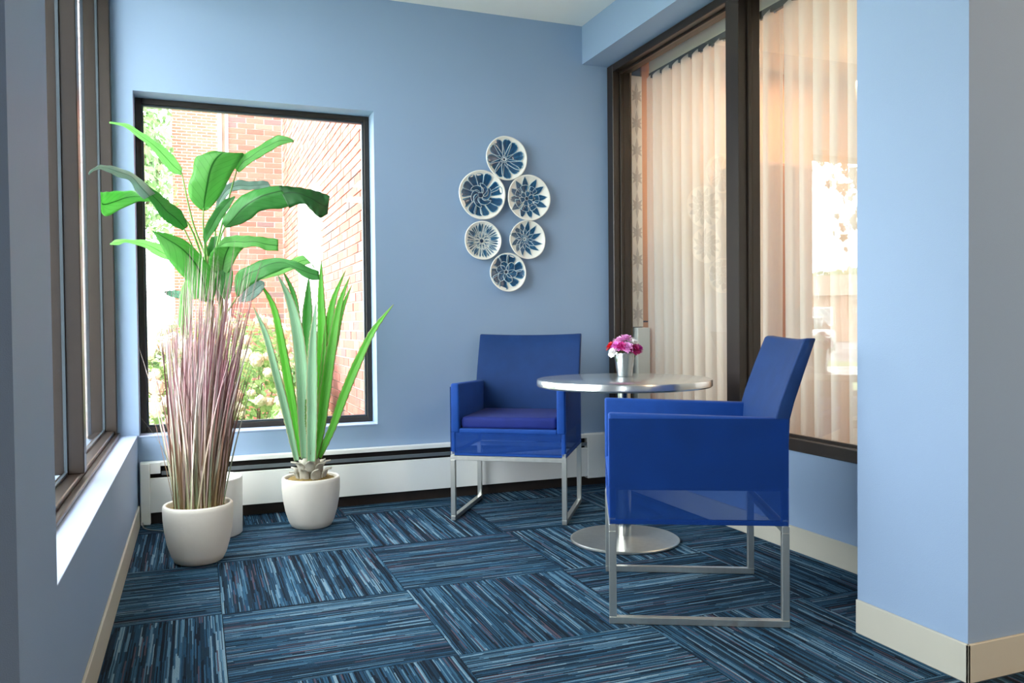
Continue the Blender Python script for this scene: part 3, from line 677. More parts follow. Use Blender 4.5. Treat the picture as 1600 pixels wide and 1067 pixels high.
X, Z, R = PL[5]; plate(X, Z, R, 'white plate with a ragged blue rose, bottommost of the six wall plates', ring(R, 9, .26, .94, .34, 'fan', .0004, .3, -.05*R, .03*R, .15, .4, .16, 11)+ring(R, 6, .08, .60, .24, 'round', .004, .6, -.05*R, .03*R, .3, 1, .12, 12), [(-.05*R, .03*R, .10*R, .006)], 6)

# ------------------------------------------------------------------ plants
def smoothleaf(name, st, m, parent, nl=26, nw=8, cup=.012, ripple=.004, seed=0):
    """st: list of (Left(u,v), Mid(u,v) or None, Right(u,v), Y, dYl, dYr)"""
    rn = random.Random(seed); Ls, Ms, Rs = [], [], []
    for s in st:
        l, mi, r, Y, dl, dr = s
        if mi is None: mi = ((l[0]+r[0])/2, (l[1]+r[1])/2)
        Ls.append(at(l[0], l[1], Y+dl)); Ms.append(at(mi[0], mi[1], Y)); Rs.append(at(r[0], r[1], Y+dr))
    bm = bmesh.new(); uvl = bm.loops.layers.uv.new('UVMap'); g = []; ph = rn.uniform(0, 6)
    for i in range(nl+1):
        t = (len(st)-1)*i/nl; a, mm, b_ = cat(Ls, t), cat(Ms, t), cat(Rs, t); row = []
        W = b_-a; wl = W.length; nrm = Vector((0, -1, .2)).normalized()
        for j in range(nw+1):
            s = j/nw*2-1; p = mm+(b_-mm)*s if s > 0 else mm+(a-mm)*(-s)
            p = p+nrm*(cup*(1-abs(s))*min(1, wl/.1)*-1+ripple*sin(i*1.3+ph)*abs(s)**2)
            if -.45 < p.x < -.30 and p.y > 3.0: p.x = max(p.x, -.362)
            row.append((bm.verts.new(p), (j/nw, i/nl)))
        g.append(row)
    for i in range(nl):
        for j in range(nw):
            q = (g[i][j], g[i][j+1], g[i+1][j+1], g[i+1][j]); f = bm.faces.new([z[0] for z in q])
            for lp, z in zip(f.loops, q): lp[uvl].uv = z[1]
    bmesh.ops.remove_doubles(bm, verts=bm.verts, dist=.00005)
    o = obj(name, bm, m, parent, True, False)
    sd = o.modifiers.new('thick', 'SOLIDIFY'); sd.thickness = .0012
    return o
G1 = leafmat('banana_leaf_bright', '68ad58', '2c6e26', .5)
G2 = leafmat('banana_leaf_deep', '4a9448', '225c22', .4)
G3 = leafmat('banana_leaf_greyback', '8aa79c', '4d7460', .3)
G4 = leafmat('banana_leaf_light', '98c888', '4c9a40', .55)
banana = thing('potted_banana_plant', 'tall green banana plant with broad arching leaves in a white cylinder pot by the window', 'plant', (.055, 4.20, 0))
def reparent(o, p):
    o.parent = p; o.matrix_parent_inverse = Matrix.Translation(-Vector(p.location))
def leafB(st, m, seed, **k):
    return smoothleaf('leaf', st, m, banana, seed=seed, **k)
def S(l, r, Y, mid=None, dl=0, dr=0): return (l, mid, r, Y, dl, dr)
before = set(o.name for o in bpy.data.objects)
leafB([S((171, 191), (171, 193), 3.95), S((198, 193), (193, 198), 3.98), S((222, 207), (219, 217), 4.0, None, .03), S((243, 220), (236, 231), 4.04, None, .04), S((262, 234), (250, 249), 4.08, None, .05), S((276, 249), (267, 268), 4.12, None, .03), S((285, 264), (283, 274), 4.15)], G4, 1)
leafB([S((138, 271), (139, 273), 3.36), S((150, 260), (151, 265), 3.42), S((165, 258), (165, 267), 3.5), S((186, 262), (183, 276), 3.6, None, .04), S((210, 272), (203, 283), 3.72, None, .05), S((228, 287), (212, 299), 3.82, None, .05), S((243, 303), (225, 312), 3.9, None, .04)], G3, 2, cup=-.01)
leafB([S((228, 287), (214, 290), 3.88), S((254, 306), (238, 318), 3.93, None, .05), S((270, 319), (251, 338), 3.98, None, .06), S((284, 330), (266, 350), 4.03, None, .05), S((294, 353), (285, 360), 4.08)], G2, 3)
leafB([S((155, 300), (154, 325), 3.86), S((165, 300), (165, 338), 3.87, (162, 318)), S((176, 299), (181, 331), 3.9, (178, 314)), S((198, 298), (208, 318), 3.95, (200, 307), .04), S((216, 299), (226, 314), 4.0, None, .05), S((240, 309), (243, 317), 4.05), S((262, 318), (262, 322), 4.08)], G1, 4)
leafB([S((172, 380), (172, 382), 3.92), S((184, 374), (184, 383), 3.94), S((198, 374), (199, 379), 3.98), S((226, 375), (226, 387), 4.05), S((249, 381), (240, 397), 4.1), S((262, 391), (259, 405), 4.15), S((280, 402), (280, 410), 4.18)], G4, 5)
leafB([S((237, 359), (239, 361), 3.86), S((249, 379), (270, 367), 3.88, (258, 371), .03, .02), S((262, 404), (293, 378), 3.9, (283, 386), .05, .03), S((277, 423), (311, 396), 3.95, (303, 407), .06, .04), S((290, 437), (334, 426), 4.0, (313, 425), .06, .05), S((297, 455), (338, 450), 4.05, (319, 445), .05, .05), S((301, 468), (333, 470), 4.1, (322, 464))], G1, 6)
leafB([S((312, 327), (325, 328), 4.12, (318, 329)), S((297, 311), (340, 312), 4.08, (320, 309), .03, .04), S((294, 290), (353, 290), 4.05, (324, 286), .04, .05), S((301, 268), (361, 274), 4.03, (328, 265), .05, .06), S((304, 248), (371, 257), 4.02, (335, 249), .05, .06), S((316, 241), (381, 242), 4.02, (345, 238), .04, .04), S((336, 235), (377, 239), 4.04, (352, 235))], G1, 7, cup=.02)
leafB([S((366, 262), (373, 270), 4.12), S((376, 243), (383, 262), 4.1, (380, 252)), S((386, 238), (394, 253), 4.08, None, .03), S((406, 227), (408, 245), 4.06, (407, 233), .04), S((425, 215), (426, 234), 4.04, (423, 225), .04), S((440, 211), (441, 226), 4.02, (438, 219)), S((459, 219), (459, 222), 4.0)], G1, 8)
leafB([S((350, 353), (354, 356), 4.1), S((348, 343), (374, 351), 4.06, (360, 346), .03, .02), S((367, 315), (392, 342), 4.0, (378, 325), .05, .03), S((384, 302), (409, 329), 3.96, (396, 312), .06, .03), S((408, 294), (438, 326), 3.94, (414, 303), .05, .03), S((441, 289), (460, 321), 3.93, (441, 296), .03, .02)], G2, 9)
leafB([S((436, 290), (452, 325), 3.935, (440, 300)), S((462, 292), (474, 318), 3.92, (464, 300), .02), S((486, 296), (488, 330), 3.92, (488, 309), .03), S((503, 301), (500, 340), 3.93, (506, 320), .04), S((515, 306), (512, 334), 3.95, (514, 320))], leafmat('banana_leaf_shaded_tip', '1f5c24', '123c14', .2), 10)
leafB([S((335, 330), (339, 331), 4.3), S((341, 305), (348, 316), 4.3), S((352, 290), (360, 301), 4.3), S((372, 281), (375, 297), 4.3), S((391, 283), (391, 297), 4.3), S((405, 282), (408, 295), 4.3), S((419, 283), (425, 294), 4.3)], G3, 11)
leafB([S((366, 306), (368, 307), 3.95), S((346, 315), (359, 324), 3.96), S((331, 334), (349, 338), 3.98), S((321, 352), (339, 356), 4.0), S((317, 368), (326, 374), 4.04), S((319, 380), (322, 381), 4.08)], G2, 12)
leafB([S((336, 388), (340, 389), 4.1), S((349, 372), (353, 386), 4.06), S((366, 368), (369, 386), 4.03), S((381, 368), (384, 387), 4.0), S((399, 369), (400, 385), 3.98), S((418, 371), (416, 391), 3.97), S((435, 374), (435, 392), 3.96)], G1, 13)
leafB([S((345, 431), (350, 431), 4.12), S((328, 418), (359, 423), 4.1, (349, 414), 0, .0), S((327, 401), (372, 398), 4.08, (352, 399)), S((336, 386), (384, 384), 4.06, (358, 384))], G1, 14)
leafB([S((369, 463), (374, 463), 4.0), S((366, 441), (380, 456), 3.98, (377, 441), .03), S((372, 424), (395, 444), 3.95, (388, 427), .04, .02), S((393, 413), (412, 434), 3.92, (402, 421), .04), S((412, 405), (432, 425), 3.9, (420, 412), .04), S((436, 403), (455, 418), 3.88, (442, 409), .02), S((457, 407), (474, 432), 3.86, (464, 418)), S((480, 416), (487, 437), 3.85, (484, 426)), S((498, 424), (500, 437), 3.85)], G2, 15)
leafB([S((405, 434), (408, 437), 4.2), S((430, 419), (436, 430), 4.2), S((460, 403), (463, 419), 4.2), S((475, 400), (486, 412), 4.2), S((490, 418), (492, 420), 4.2)], G4, 16)
leafB([S((256, 455), (258, 458), 4.25), S((265, 454), (265, 463), 4.25), S((280, 454), (282, 467), 4.22), S((300, 464), (301, 468), 4.2)], leafmat('banana_leaf_small_dark', '2e6e4c', '1c4a30', .2), 17)
leafB([S((291, 434), (293, 434), 4.2), S((283, 452), (300, 450), 4.2), S((280, 480), (299, 480), 4.2), S((279, 508), (298, 508), 4.2), S((290, 530), (292, 530), 4.2)], G4, 18)
leafB([S((371, 470), (374, 472), 4.15), S((383, 452), (392, 470), 4.12), S((400, 438), (409, 456), 4.1), S((413, 440), (414, 444), 4.1)], G3, 19)
leafB([S((352, 470), (356, 470), 4.05), S((340, 452), (362, 448), 4.08), S((338, 430), (364, 425), 4.1), S((348, 405), (358, 402), 4.14)], G2, 20)
leafB([S((310, 470), (330, 472), 4.14), S((306, 440), (346, 440), 4.14), S((318, 400), (350, 396), 4.16), S((330, 370), (340, 368), 4.2)], G2, 21)
stm = mat('banana_stem', '6f7a34', .5, var=.4, scale=12, stretch=(1, 1, .1)); stg = mat('petiole_green', '6a9a4a', .45, var=.15)
obj('stem', tube([(.05, 4.20, .20), (.05, 4.19, .6), at(328, 470, 4.18), at(326, 400, 4.16)], [.026, .022, .019, .012], 10), stm, banana, True)
obj('stem', tube([(.09, 4.22, .20), (.10, 4.2, .6), at(345, 480, 4.18), at(340, 410, 4.16)], [.018, .016, .014, .008], 10), stm, banana, True)
for pts in ([(326, 410, 4.16), (302, 350, 4.16), (284, 270, 4.14)], [(326, 410, 4.16), (318, 360, 4.14), (318, 325, 4.12)], [(318, 420, 4.16), (303, 390, 4.12), (288, 358, 4.08)], [(322, 430, 4.16), (300, 415, 4.17), (278, 406, 4.17)],
            [(335, 420, 4.16), (345, 370, 4.12), (353, 352, 4.1)], [(330, 420, 4.17), (352, 330, 4.15), (370, 266, 4.12)], [(322, 420, 4.16), (320, 395, 4.12), (320, 379, 4.09)], [(338, 430, 4.17), (336, 350, 4.24), (337, 330, 4.3)],
            [(322, 470, 4.14), (312, 430, 4.10), (290, 380, 4.0)], [(345, 500, 4.14), (360, 480, 4.08), (371, 463, 4.0)], [(340, 470, 4.16), (338, 430, 4.14), (338, 388, 4.1)], [(318, 410, 4.16), (295, 350, 4.12), (262, 320, 4.09)]):
    obj('petiole', tube([at(*p) for p in pts], [.006, .0045, .0028], 8), stg, banana, True)
obj('pot', lathe([(0, .002), (.142, .002), (.147, .006), (.150, .27), (.148, .277), (.140, .279), (.136, .274), (.134, .22), (0, .22)], 56, c=(.055, 4.20, 0)), M['potw'], banana, True)
obj('soil', lathe([(.133, .205), (.133, .232), (.09, .24), (.05, .236), (0, .245)], 40, c=(.055, 4.20, 0)), M['moss'], banana, True)

def pot(prof_scale, c, parent):
    pr = [(0, .002), (.088, .002), (.098, .008), (.112, .035), (.127, .085), (.137, .14), (.142, .19), (.143, .232), (.141, .246), (.136, .251), (.129, .250), (.126, .243), (.124, .20), (.05, .19), (0, .19)]
    obj('pot', lathe([(r*prof_scale, z) for r, z in pr], 64, c=c), M['pot'], parent, True)
def soil(c, r, z, parent, seed):
    rn = random.Random(seed); bm = bmesh.new(); n = 36; rings = []
    for k in range(7):
        rr = r*(1-k/6.0)
        rings.append([bm.verts.new((c[0]+rr*cos(2*pi*j/n), c[1]+rr*sin(2*pi*j/n), z+.022*(1-(rr/r)**2)+rn.uniform(-.004, .007)*(k > 0))) for j in range(n)] if k < 6 else [bm.verts.new((c[0], c[1], z+.022))])
    for a, b_ in zip(rings, rings[1:]):
        for j in range(n):
            if len(b_) == 1: bm.faces.new((a[j], a[(j+1) % n], b_[0]))
            else: bm.faces.new((a[j], a[(j+1) % n], b_[(j+1) % n], b_[j]))
    lo = [bm.verts.new((v.co.x, v.co.y, z-.03)) for v in rings[0]]
    for j in range(n): bm.faces.new((lo[j], lo[(j+1) % n], rings[0][(j+1) % n], rings[0][j]))
    obj('soil', bm, M['moss'], parent, True)

# ---- ornamental grass
GC = (0.0, 3.735)
grass = thing('potted_ornamental_grass', 'pot of tall mauve and green ornamental grass, rounded stone pot nearest the camera', 'plant', (GC[0], GC[1], 0))
pot(1.0, (GC[0], GC[1], 0), grass); soil((GC[0], GC[1]), .124, .226, grass, 5)
gms = []
for nm, lo_, hi_ in (('mauve', 'b9b48c', 'b08a90'), ('burgundy', '8c7a50', '7d4550'), ('cream', 'c9cfa6', 'dccbc4'), ('sage', '8fa27a', 'a79a96'), ('brown', '6b5530', '8a6a5a'), ('pinkish', 'c0a89a', 'd8b4b8')):
    mt = bpy.data.materials.new('grass_blade_'+nm); mt.use_nodes = True; nt = mt.node_tree; L = nt.links; b = nt.nodes['Principled BSDF']; b.inputs['Roughness'].default_value = .5
    tc = N(nt, 'ShaderNodeTexCoord'); sp = N(nt, 'ShaderNodeSeparateXYZ'); L.new(tc.outputs['Object'], sp.inputs[0]); mr = N(nt, 'ShaderNodeMapRange', inp={1: .2, 2: .75}); L.new(sp.outputs[2], mr.inputs[0])
    mx = N(nt, 'ShaderNodeMix', data_type='RGBA'); mx.inputs[6].default_value = s2l(lo_); mx.inputs[7].default_value = s2l(hi_); L.new(mr.outputs[0], mx.inputs[0]); L.new(mx.outputs[2], b.inputs['Base Color']); gms.append(mt)
rn = random.Random(11); bm = bmesh.new()
def blade(bm, p0, p1, p2, w_, mi, face):
    n = 9; prev = None
    for i in range(n+1):
        t = i/n; p = p0*(1-t)**2+p1*2*t*(1-t)+p2*t*t
        ww = w_*(.75+.6*t if t < .35 else (1-t)/.65*.96+.02); d = face*ww*.5; fold = Vector((-face.y, face.x, 0))*ww*.22
        row = [bm.verts.new(p-d), bm.verts.new(p+fold), bm.verts.new(p+d)]
        if prev:
            for s in (0, 1):
                f = bm.faces.new((prev[s], prev[s+1], row[s+1], row[s])); f.material_index = mi
        prev = row
for k in range(470):
    a = rn.uniform(0, 2*pi); r = .098*sqrt(rn.random())
    p0 = Vector((r*cos(a), r*sin(a), .215)); h = rn.triangular(.50, 1.22, .86)
    spread = rn.gauss(0, .055)+.35*r*cos(a)*2; sy = rn.gauss(0, .04)+.5*r*sin(a)*2
    out = 1.0
    if rn.random() < .07: spread *= 1.9; sy *= 1.4; h *= .8
    spread = max(-.17, min(.17, spread)); sy = max(-.15, min(.13, sy))
    lean = .075*h
    p1 = p0+Vector((spread*.35+lean*.3, sy*.35, h*.55)); p2 = p0+Vector((spread+lean+rn.uniform(-.03, .03), sy, h))
    if p2.x+GC[0] < -.25: p2.x = -.25-GC[0]
    mi = rn.choices(range(6), weights=(26, 20, 14, 9, 13, 16))[0]
    if cos(a) > .2 and rn.random() < .5: mi = rn.choice((1, 1, 4, 0))
    if cos(a) < -.2 and rn.random() < .35: mi = rn.choice((2, 5, 3))
    ft = rn.uniform(-.9, .9); blade(bm, p0, p1, p2, rn.uniform(.004, .0095), mi, Vector((cos(ft), sin(ft), 0)))
for (dx, dz) in ((-.20, .62), (-.17, .50), (-.22, .42), (.20, .80), (.17, .92), (.22, .66), (.13, 1.0), (.19, .5)):
    blade(bm, Vector((dx*.3, 0, .215)), Vector((dx*.4, -.02, .3+dz*.4)), Vector((dx, -.03, .215+dz)), .004, 1 if dx > 0 else 3, Vector((1, .2, 0)).normalized())
o = stuff(obj('grass_blades', bm, gms, grass, True, False))
for k in range(5):
    a = k*1.3; obj('brown_leaf_cane', tube([(.03*cos(a)+.02, .03*sin(a), .2), (.04*cos(a)+.03, .03*sin(a), .55), (.06*cos(a)+.05, .04*sin(a), .98+.03*k)], [.007, .005, .001], 6), gms[4], grass, True)
# pots and soil were built in world coordinates: bring them under their base empties
def rebase(root):
    for c in root.children:
        if c.name.split('.')[0] in ('pot', 'soil', 'leaf', 'stem', 'petiole', 'stub_scale', 'core'):
            c.matrix_parent_inverse = Matrix.Translation(-Vector(root.location))
rebase(banana); rebase(grass)

# ---- agave
AC = (.53, 4.17)
agave = thing('potted_agave', 'spiky green agave with toothed upright leaves in a rounded stone pot under the window', 'plant', (AC[0], AC[1], 0))
pot(1.0, (AC[0], AC[1], 0), agave); soil(AC, .124, .234, agave, 8)
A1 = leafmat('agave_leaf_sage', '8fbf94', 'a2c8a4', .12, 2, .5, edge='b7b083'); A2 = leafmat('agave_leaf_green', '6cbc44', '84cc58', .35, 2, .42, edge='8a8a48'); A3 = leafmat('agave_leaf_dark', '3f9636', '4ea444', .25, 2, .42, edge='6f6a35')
def agl(cl, ws, Y0, Y1, m, seed):
    rn = random.Random(seed); pts = [at(390+x/3.1375, 420+y/3.1375, Y0+(Y1-Y0)*i/(len(cl)-1)) for i, (x, y) in enumerate(cl)]
    n = 90; bm = bmesh.new(); uvl = bm.loops.layers.uv.new('UVMap'); g = []
    side = rt.copy(); side.z = 0; side.normalize(); back = Vector((-side.y, side.x, 0))
    for i in range(n+1):
        t = i/n*(len(pts)-1); p = cat(pts, t); tt = min(int(t), len(ws)-2); w_ = (ws[tt]+(ws[tt+1]-ws[tt])*(t-tt))/3.1375/FPX*p.y*1.06
        T_ = (cat(pts, min(t+.05, len(pts)-1))-cat(pts, max(t-.05, 0))).normalized(); sd = (side-T_*side.dot(T_)).normalized()
        h = w_/2; tooth = .0022 if i % 4 == 0 and .12*n < i < .9*n else 0
        sag = .22*w_
        rowp = [p-sd*(h+tooth)-back*0, p-sd*h*.55+back*sag*.7, p+back*sag, p+sd*h*.55+back*sag*.7, p+sd*(h+tooth)]
        g.append([(bm.verts.new(q), (j/4, i/n)) for j, q in enumerate(rowp)])
    for i in range(n):
        for j in range(4):
            q = (g[i][j], g[i][j+1], g[i+1][j+1], g[i+1][j]); f = bm.faces.new([z[0] for z in q])
            for lp, z in zip(f.loops, q): lp[uvl].uv = z[1]
    o = obj('leaf', bm, m, agave, True, False); s_ = o.modifiers.new('thick', 'SOLIDIFY'); s_.thickness = .003
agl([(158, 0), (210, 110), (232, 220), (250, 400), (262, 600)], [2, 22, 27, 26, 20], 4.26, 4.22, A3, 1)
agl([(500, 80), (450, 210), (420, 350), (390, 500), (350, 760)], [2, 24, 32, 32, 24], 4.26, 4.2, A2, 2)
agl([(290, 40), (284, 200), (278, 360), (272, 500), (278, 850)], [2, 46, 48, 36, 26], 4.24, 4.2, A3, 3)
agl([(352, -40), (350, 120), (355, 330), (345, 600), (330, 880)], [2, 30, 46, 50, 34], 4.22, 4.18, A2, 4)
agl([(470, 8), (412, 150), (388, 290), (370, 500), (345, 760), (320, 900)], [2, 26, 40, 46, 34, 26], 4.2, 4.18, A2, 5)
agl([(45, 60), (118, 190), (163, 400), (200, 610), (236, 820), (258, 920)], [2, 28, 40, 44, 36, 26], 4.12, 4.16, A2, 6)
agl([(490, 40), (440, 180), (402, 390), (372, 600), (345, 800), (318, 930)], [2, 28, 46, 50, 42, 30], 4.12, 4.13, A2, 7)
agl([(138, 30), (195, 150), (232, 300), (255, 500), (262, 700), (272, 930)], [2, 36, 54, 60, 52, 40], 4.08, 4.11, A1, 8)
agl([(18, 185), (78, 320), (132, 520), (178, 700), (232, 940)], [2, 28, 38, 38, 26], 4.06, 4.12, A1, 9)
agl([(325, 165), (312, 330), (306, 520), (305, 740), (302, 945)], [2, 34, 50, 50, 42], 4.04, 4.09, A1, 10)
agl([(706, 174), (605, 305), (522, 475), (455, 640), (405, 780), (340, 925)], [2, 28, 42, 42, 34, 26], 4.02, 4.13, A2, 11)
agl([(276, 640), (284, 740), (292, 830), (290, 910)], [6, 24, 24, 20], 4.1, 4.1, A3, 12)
stub = mat('agave_stub_grey', 'a8a496', .85, var=.35, scale=40, bump=.5, bscale=80)
obj('core', lathe([(.02, .21), (.048, .23), (.055, .28), (.045, .33), (.02, .37), (0, .375)], 20, c=(AC[0], AC[1]-.005, 0)), stub, agave, True)
rn = random.Random(4)
for k in range(16):
    a = -pi/2+(k-7.5)*.40; lvl = k % 2; rr = .066-.012*lvl; z0 = .235+.04*lvl; ht_ = rn.uniform(.06, .085); bm = bmesh.new(); rows = []
    for i in range(6):
        t = i/5; w_ = .026*(1-.15*t) if i < 4 else .026*(.5 if i == 4 else .08); r_ = rr+.030*t**2.5+.004; z = z0+ht_*t-.012*t*t
        if i == 5: r_ += .010; z -= .006
        rows.append([bm.verts.new((AC[0]+r_*cos(a)-s*w_*sin(a), AC[1]-.005+r_*sin(a)+s*w_*cos(a), z+(.002 if s == 0 else 0))) for s in (-1, 0, 1)])
    for p, q in zip(rows, rows[1:]):
        for s in (0, 1): bm.faces.new((p[s], p[s+1], q[s+1], q[s]))
    o = obj('stub_scale', bm, stub, agave, True, False); sd = o.modifiers.new('t', 'SOLIDIFY'); sd.thickness = .006
rebase(agave)

# ------------------------------------------------------------------ outside
gz = -.25
struct(obj('ground_lawn', B(((-14, YB+T+.02, gz-.2), (12, 30, gz)), ((-14, -12, gz-.2), (-5.0, YB+T+.02, gz))), M['grass'])).name = 'trim_lawn'
struct(obj('trim_bounce_ground', B(((-5.0, -12, gz-.2), (-1.0, YB+T+.02, gz+.003))), mat('grey_bounce_ground', 'b4b2ac', .9, bump=.3, bscale=60)))  # unseen grey ground, added for neutral bounce light on the ceiling
struct(obj('trim_parking_lot', B(((-80, -20, gz-.2), (-14.01, 90, gz-.02)), ((-14, 30.01, gz-.2), (30, 90, gz-.02))), M['asphalt']))
bld = thing('brick_building', 'red brick building with a wing wall and white trim close outside the back window', 'building', (1.06, 4.9, gz))
def bo(name, bm, m, par=bld): return obj(name, bm, m, par)
def loc_(o): o.matrix_parent_inverse = Matrix.Translation(-Vector(bld.location)); return o
WXX = 1.06; FY = 10.7
ydoor = (7.55, 8.95); zdoor = 2.30
loc_(bo('mortar_wall', B(((WXX+.008, 4.88, gz), (WXX+.3, ydoor[0], 5.2)), ((WXX+.008, ydoor[1], gz), (WXX+.3, FY+.3, 5.2)), ((WXX+.008, ydoor[0], zdoor), (WXX+.3, ydoor[1], 5.2)),
        ((.42, FY+.008, gz), (WXX+.008, FY+.3, 5.6))), M['mortar']))
dtrim = loc_(bo('entry_panel', B(((WXX-.02, ydoor[0], gz), (WXX+.06, ydoor[0]+.10, zdoor)), ((WXX-.02, ydoor[1]-.10, gz), (WXX+.06, ydoor[1], zdoor)), ((WXX-.02, ydoor[0]+.1, zdoor-.12), (WXX+.06, ydoor[1]-.1, zdoor)), ((WXX+.03, ydoor[0]+.1, gz), (WXX+.06, ydoor[1]-.1, zdoor-.12)), bev=.004), M['whitetrim']))
loc_(bo('corner_trim', B(((.30, FY-.02, gz), (.345, FY+.05, 5.6)), ((.385, FY-.02, gz), (.42, FY+.05, 5.6)), bev=.003), M['whitetrim']))
loc_(bo('weathered_panel', B(((.345, FY+.02, gz), (.385, FY+.05, 5.6))), mat('weathered_brown', '8a7465', .9, var=.4, scale=6)))
loc_(bo('far_facade', B(((-.42, 20, gz), (1.2, 20.4, 9))), M['farbrick']))
# bricks: nearest / largest 300 as parts of their own, the others joined
bw, bh, bt = .203, .058, .012; px_, pz_ = .213, .0677
cells = []
for row in range(int((5.2-gz)/pz_)):
    z = gz+row*pz_+pz_/2; off = (row % 2)*px_/2
    y = 4.90+off
    while y < FY-.05:
        if not (ydoor[0]-.12 < y < ydoor[1]+.12 and z < zdoor+.03):
            cells.append(('y', y, z))
        y += px_
    if row % 2 == 0: cells += [('x', .527+px_*q, z) for q in range(3)]
    else: cells += [('h', .4715, z), ('x', .6335, z), ('x', .8465, z), ('h', 1.0085, z)]
def vis(c):
    k, p, z = c
    P = Vector((WXX, p, z)) if k == 'y' else Vector((p, FY, z))
    d = P-CAM; de = d.dot(fw); u = 800+FPX*d.dot(rt)/de; v = 533.5-FPX*d.dot(up)/de
    inw = 225 < u < 578 and 165 < v < 665
    siz = bw*FPX/de*(abs(rt.y) if k == 'y' else 1)*0+ (bw*FPX/de*(WXX/p) if k == 'y' else bw*FPX/de)
    return (inw, siz*bh*FPX/de)
cells.sort(key=lambda c: vis(c), reverse=True)
def brick_mesh(bw=bw):
    bm = B(((-bw/2, -bt, -bh/2), (bw/2, 0, bh/2))); me = bpy.data.meshes.new('brick'); bmesh.ops.recalc_face_normals(bm, faces=bm.faces); bm.to_mesh(me); bm.free(); me.materials.append(M['brick']); return me
bme = brick_mesh(); bmh = brick_mesh(.095); rest = bmesh.new(); rn = random.Random(3)
for n_, (k, p, z) in enumerate(cells):
    pr = rn.uniform(-.002, .003)
    if n_ < 296:
        o = bpy.data.objects.new('brick', bmh if k == 'h' else bme); C.objects.link(o); o.parent = bld
        if k == 'y': o.location = (WXX+.009+pr-1.06, p-4.9, z-gz); o.rotation_euler = (0, 0, -pi/2)
        else: o.location = (p-1.06, FY+.009+pr-4.9, z-gz)
    else:
        if k == 'y': bx(rest, (WXX-bt+.009+pr, p-bw/2, z-bh/2), (WXX+.009, p+bw/2, z+bh/2))
        else: hw = .0475 if k == 'h' else bw/2; bx(rest, (p-hw, FY-bt+.009+pr, z-bh/2), (p+hw, FY+.009, z+bh/2))
stuff(loc_(bo('bricks', rest, M['brick'])))

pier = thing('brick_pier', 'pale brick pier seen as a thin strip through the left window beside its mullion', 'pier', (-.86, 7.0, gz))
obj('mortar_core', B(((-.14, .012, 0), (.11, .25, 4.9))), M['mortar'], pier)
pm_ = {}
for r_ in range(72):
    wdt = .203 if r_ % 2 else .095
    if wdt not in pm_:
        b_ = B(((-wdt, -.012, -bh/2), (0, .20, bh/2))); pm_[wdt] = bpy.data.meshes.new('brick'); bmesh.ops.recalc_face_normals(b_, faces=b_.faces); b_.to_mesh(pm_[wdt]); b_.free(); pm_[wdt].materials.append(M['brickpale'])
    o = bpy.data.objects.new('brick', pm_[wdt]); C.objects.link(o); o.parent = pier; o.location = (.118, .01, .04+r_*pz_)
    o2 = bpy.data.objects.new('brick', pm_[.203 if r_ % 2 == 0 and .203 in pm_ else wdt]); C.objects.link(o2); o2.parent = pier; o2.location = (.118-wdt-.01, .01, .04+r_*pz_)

# shrubs
def leafcloud(c, rad, n, size, m, name, parent, seed, hollow=.55):
    rn = random.Random(seed); bm = bmesh.new()
    for k in range(n):
        d = Vector((rn.gauss(0, 1), rn.gauss(0, 1), rn.gauss(0, 1))).normalized(); r = rn.uniform(hollow, 1)*(1+.12*sin(5*d.x+seed)*cos(4*d.z+seed))
        p = Vector((c[0]+rad[0]*r*d.x, c[1]+rad[1]*r*d.y, c[2]+rad[2]*r*d.z))
        nrm = (d+Vector((rn.gauss(0, .5), rn.gauss(0, .5), rn.gauss(0, .5)))).normalized(); t = nrm.cross(Vector((rn.random(), rn.random(), rn.random()))).normalized(); b_ = nrm.cross(t)
        s = size*rn.uniform(.6, 1.25)
        v = [bm.verts.new(p+t*s), bm.verts.new(p+b_*s*.45+nrm*s*.1), bm.verts.new(p-t*s*.9), bm.verts.new(p-b_*s*.45+nrm*s*.1)]
        bm.faces.new(v)
    return stuff(obj(name, bm, m, parent, False, False))
def foliage_mat(name, c1, c2, tr=.35):
    m = bpy.data.materials.new(name); m.use_nodes = True; nt = m.node_tree; L = nt.links; b = nt.nodes['Principled BSDF']; b.inputs['Roughness'].default_value = .6
    gi = N(nt, 'ShaderNodeNewGeometry'); mx = N(nt, 'ShaderNodeMix', data_type='RGBA'); mx.inputs[6].default_value = s2l(c1); mx.inputs[7].default_value = s2l(c2); L.new(gi.outputs['Random Per Island'], mx.inputs[0]); L.new(mx.outputs[2], b.inputs['Base Color'])
    tl = N(nt, 'ShaderNodeBsdfTranslucent'); L.new(mx.outputs[2], tl.inputs[0]); ms = N(nt, 'ShaderNodeMixShader'); ms.inputs[0].default_value = tr
    L.new(b.outputs[0], ms.inputs[1]); L.new(tl.outputs[0], ms.inputs[2]); L.new(ms.outputs[0], nt.nodes['Material Output'].inputs[0]); return m
FM = foliage_mat('hydrangea_leaves', '6a8f4c', 'aac07c'); FM2 = foliage_mat('dark_shrub_leaves', '3c5e34', '6d8a4c'); FM3 = foliage_mat('pale_tree_leaves', '6a8c58', '93b078', .4)
bloomm = mat('hydrangea_bloom', 'ded8b8', .8, var=.12, scale=40); bloomp = mat('hydrangea_bloom_pink', 'd8bda4', .8, var=.12, scale=40)
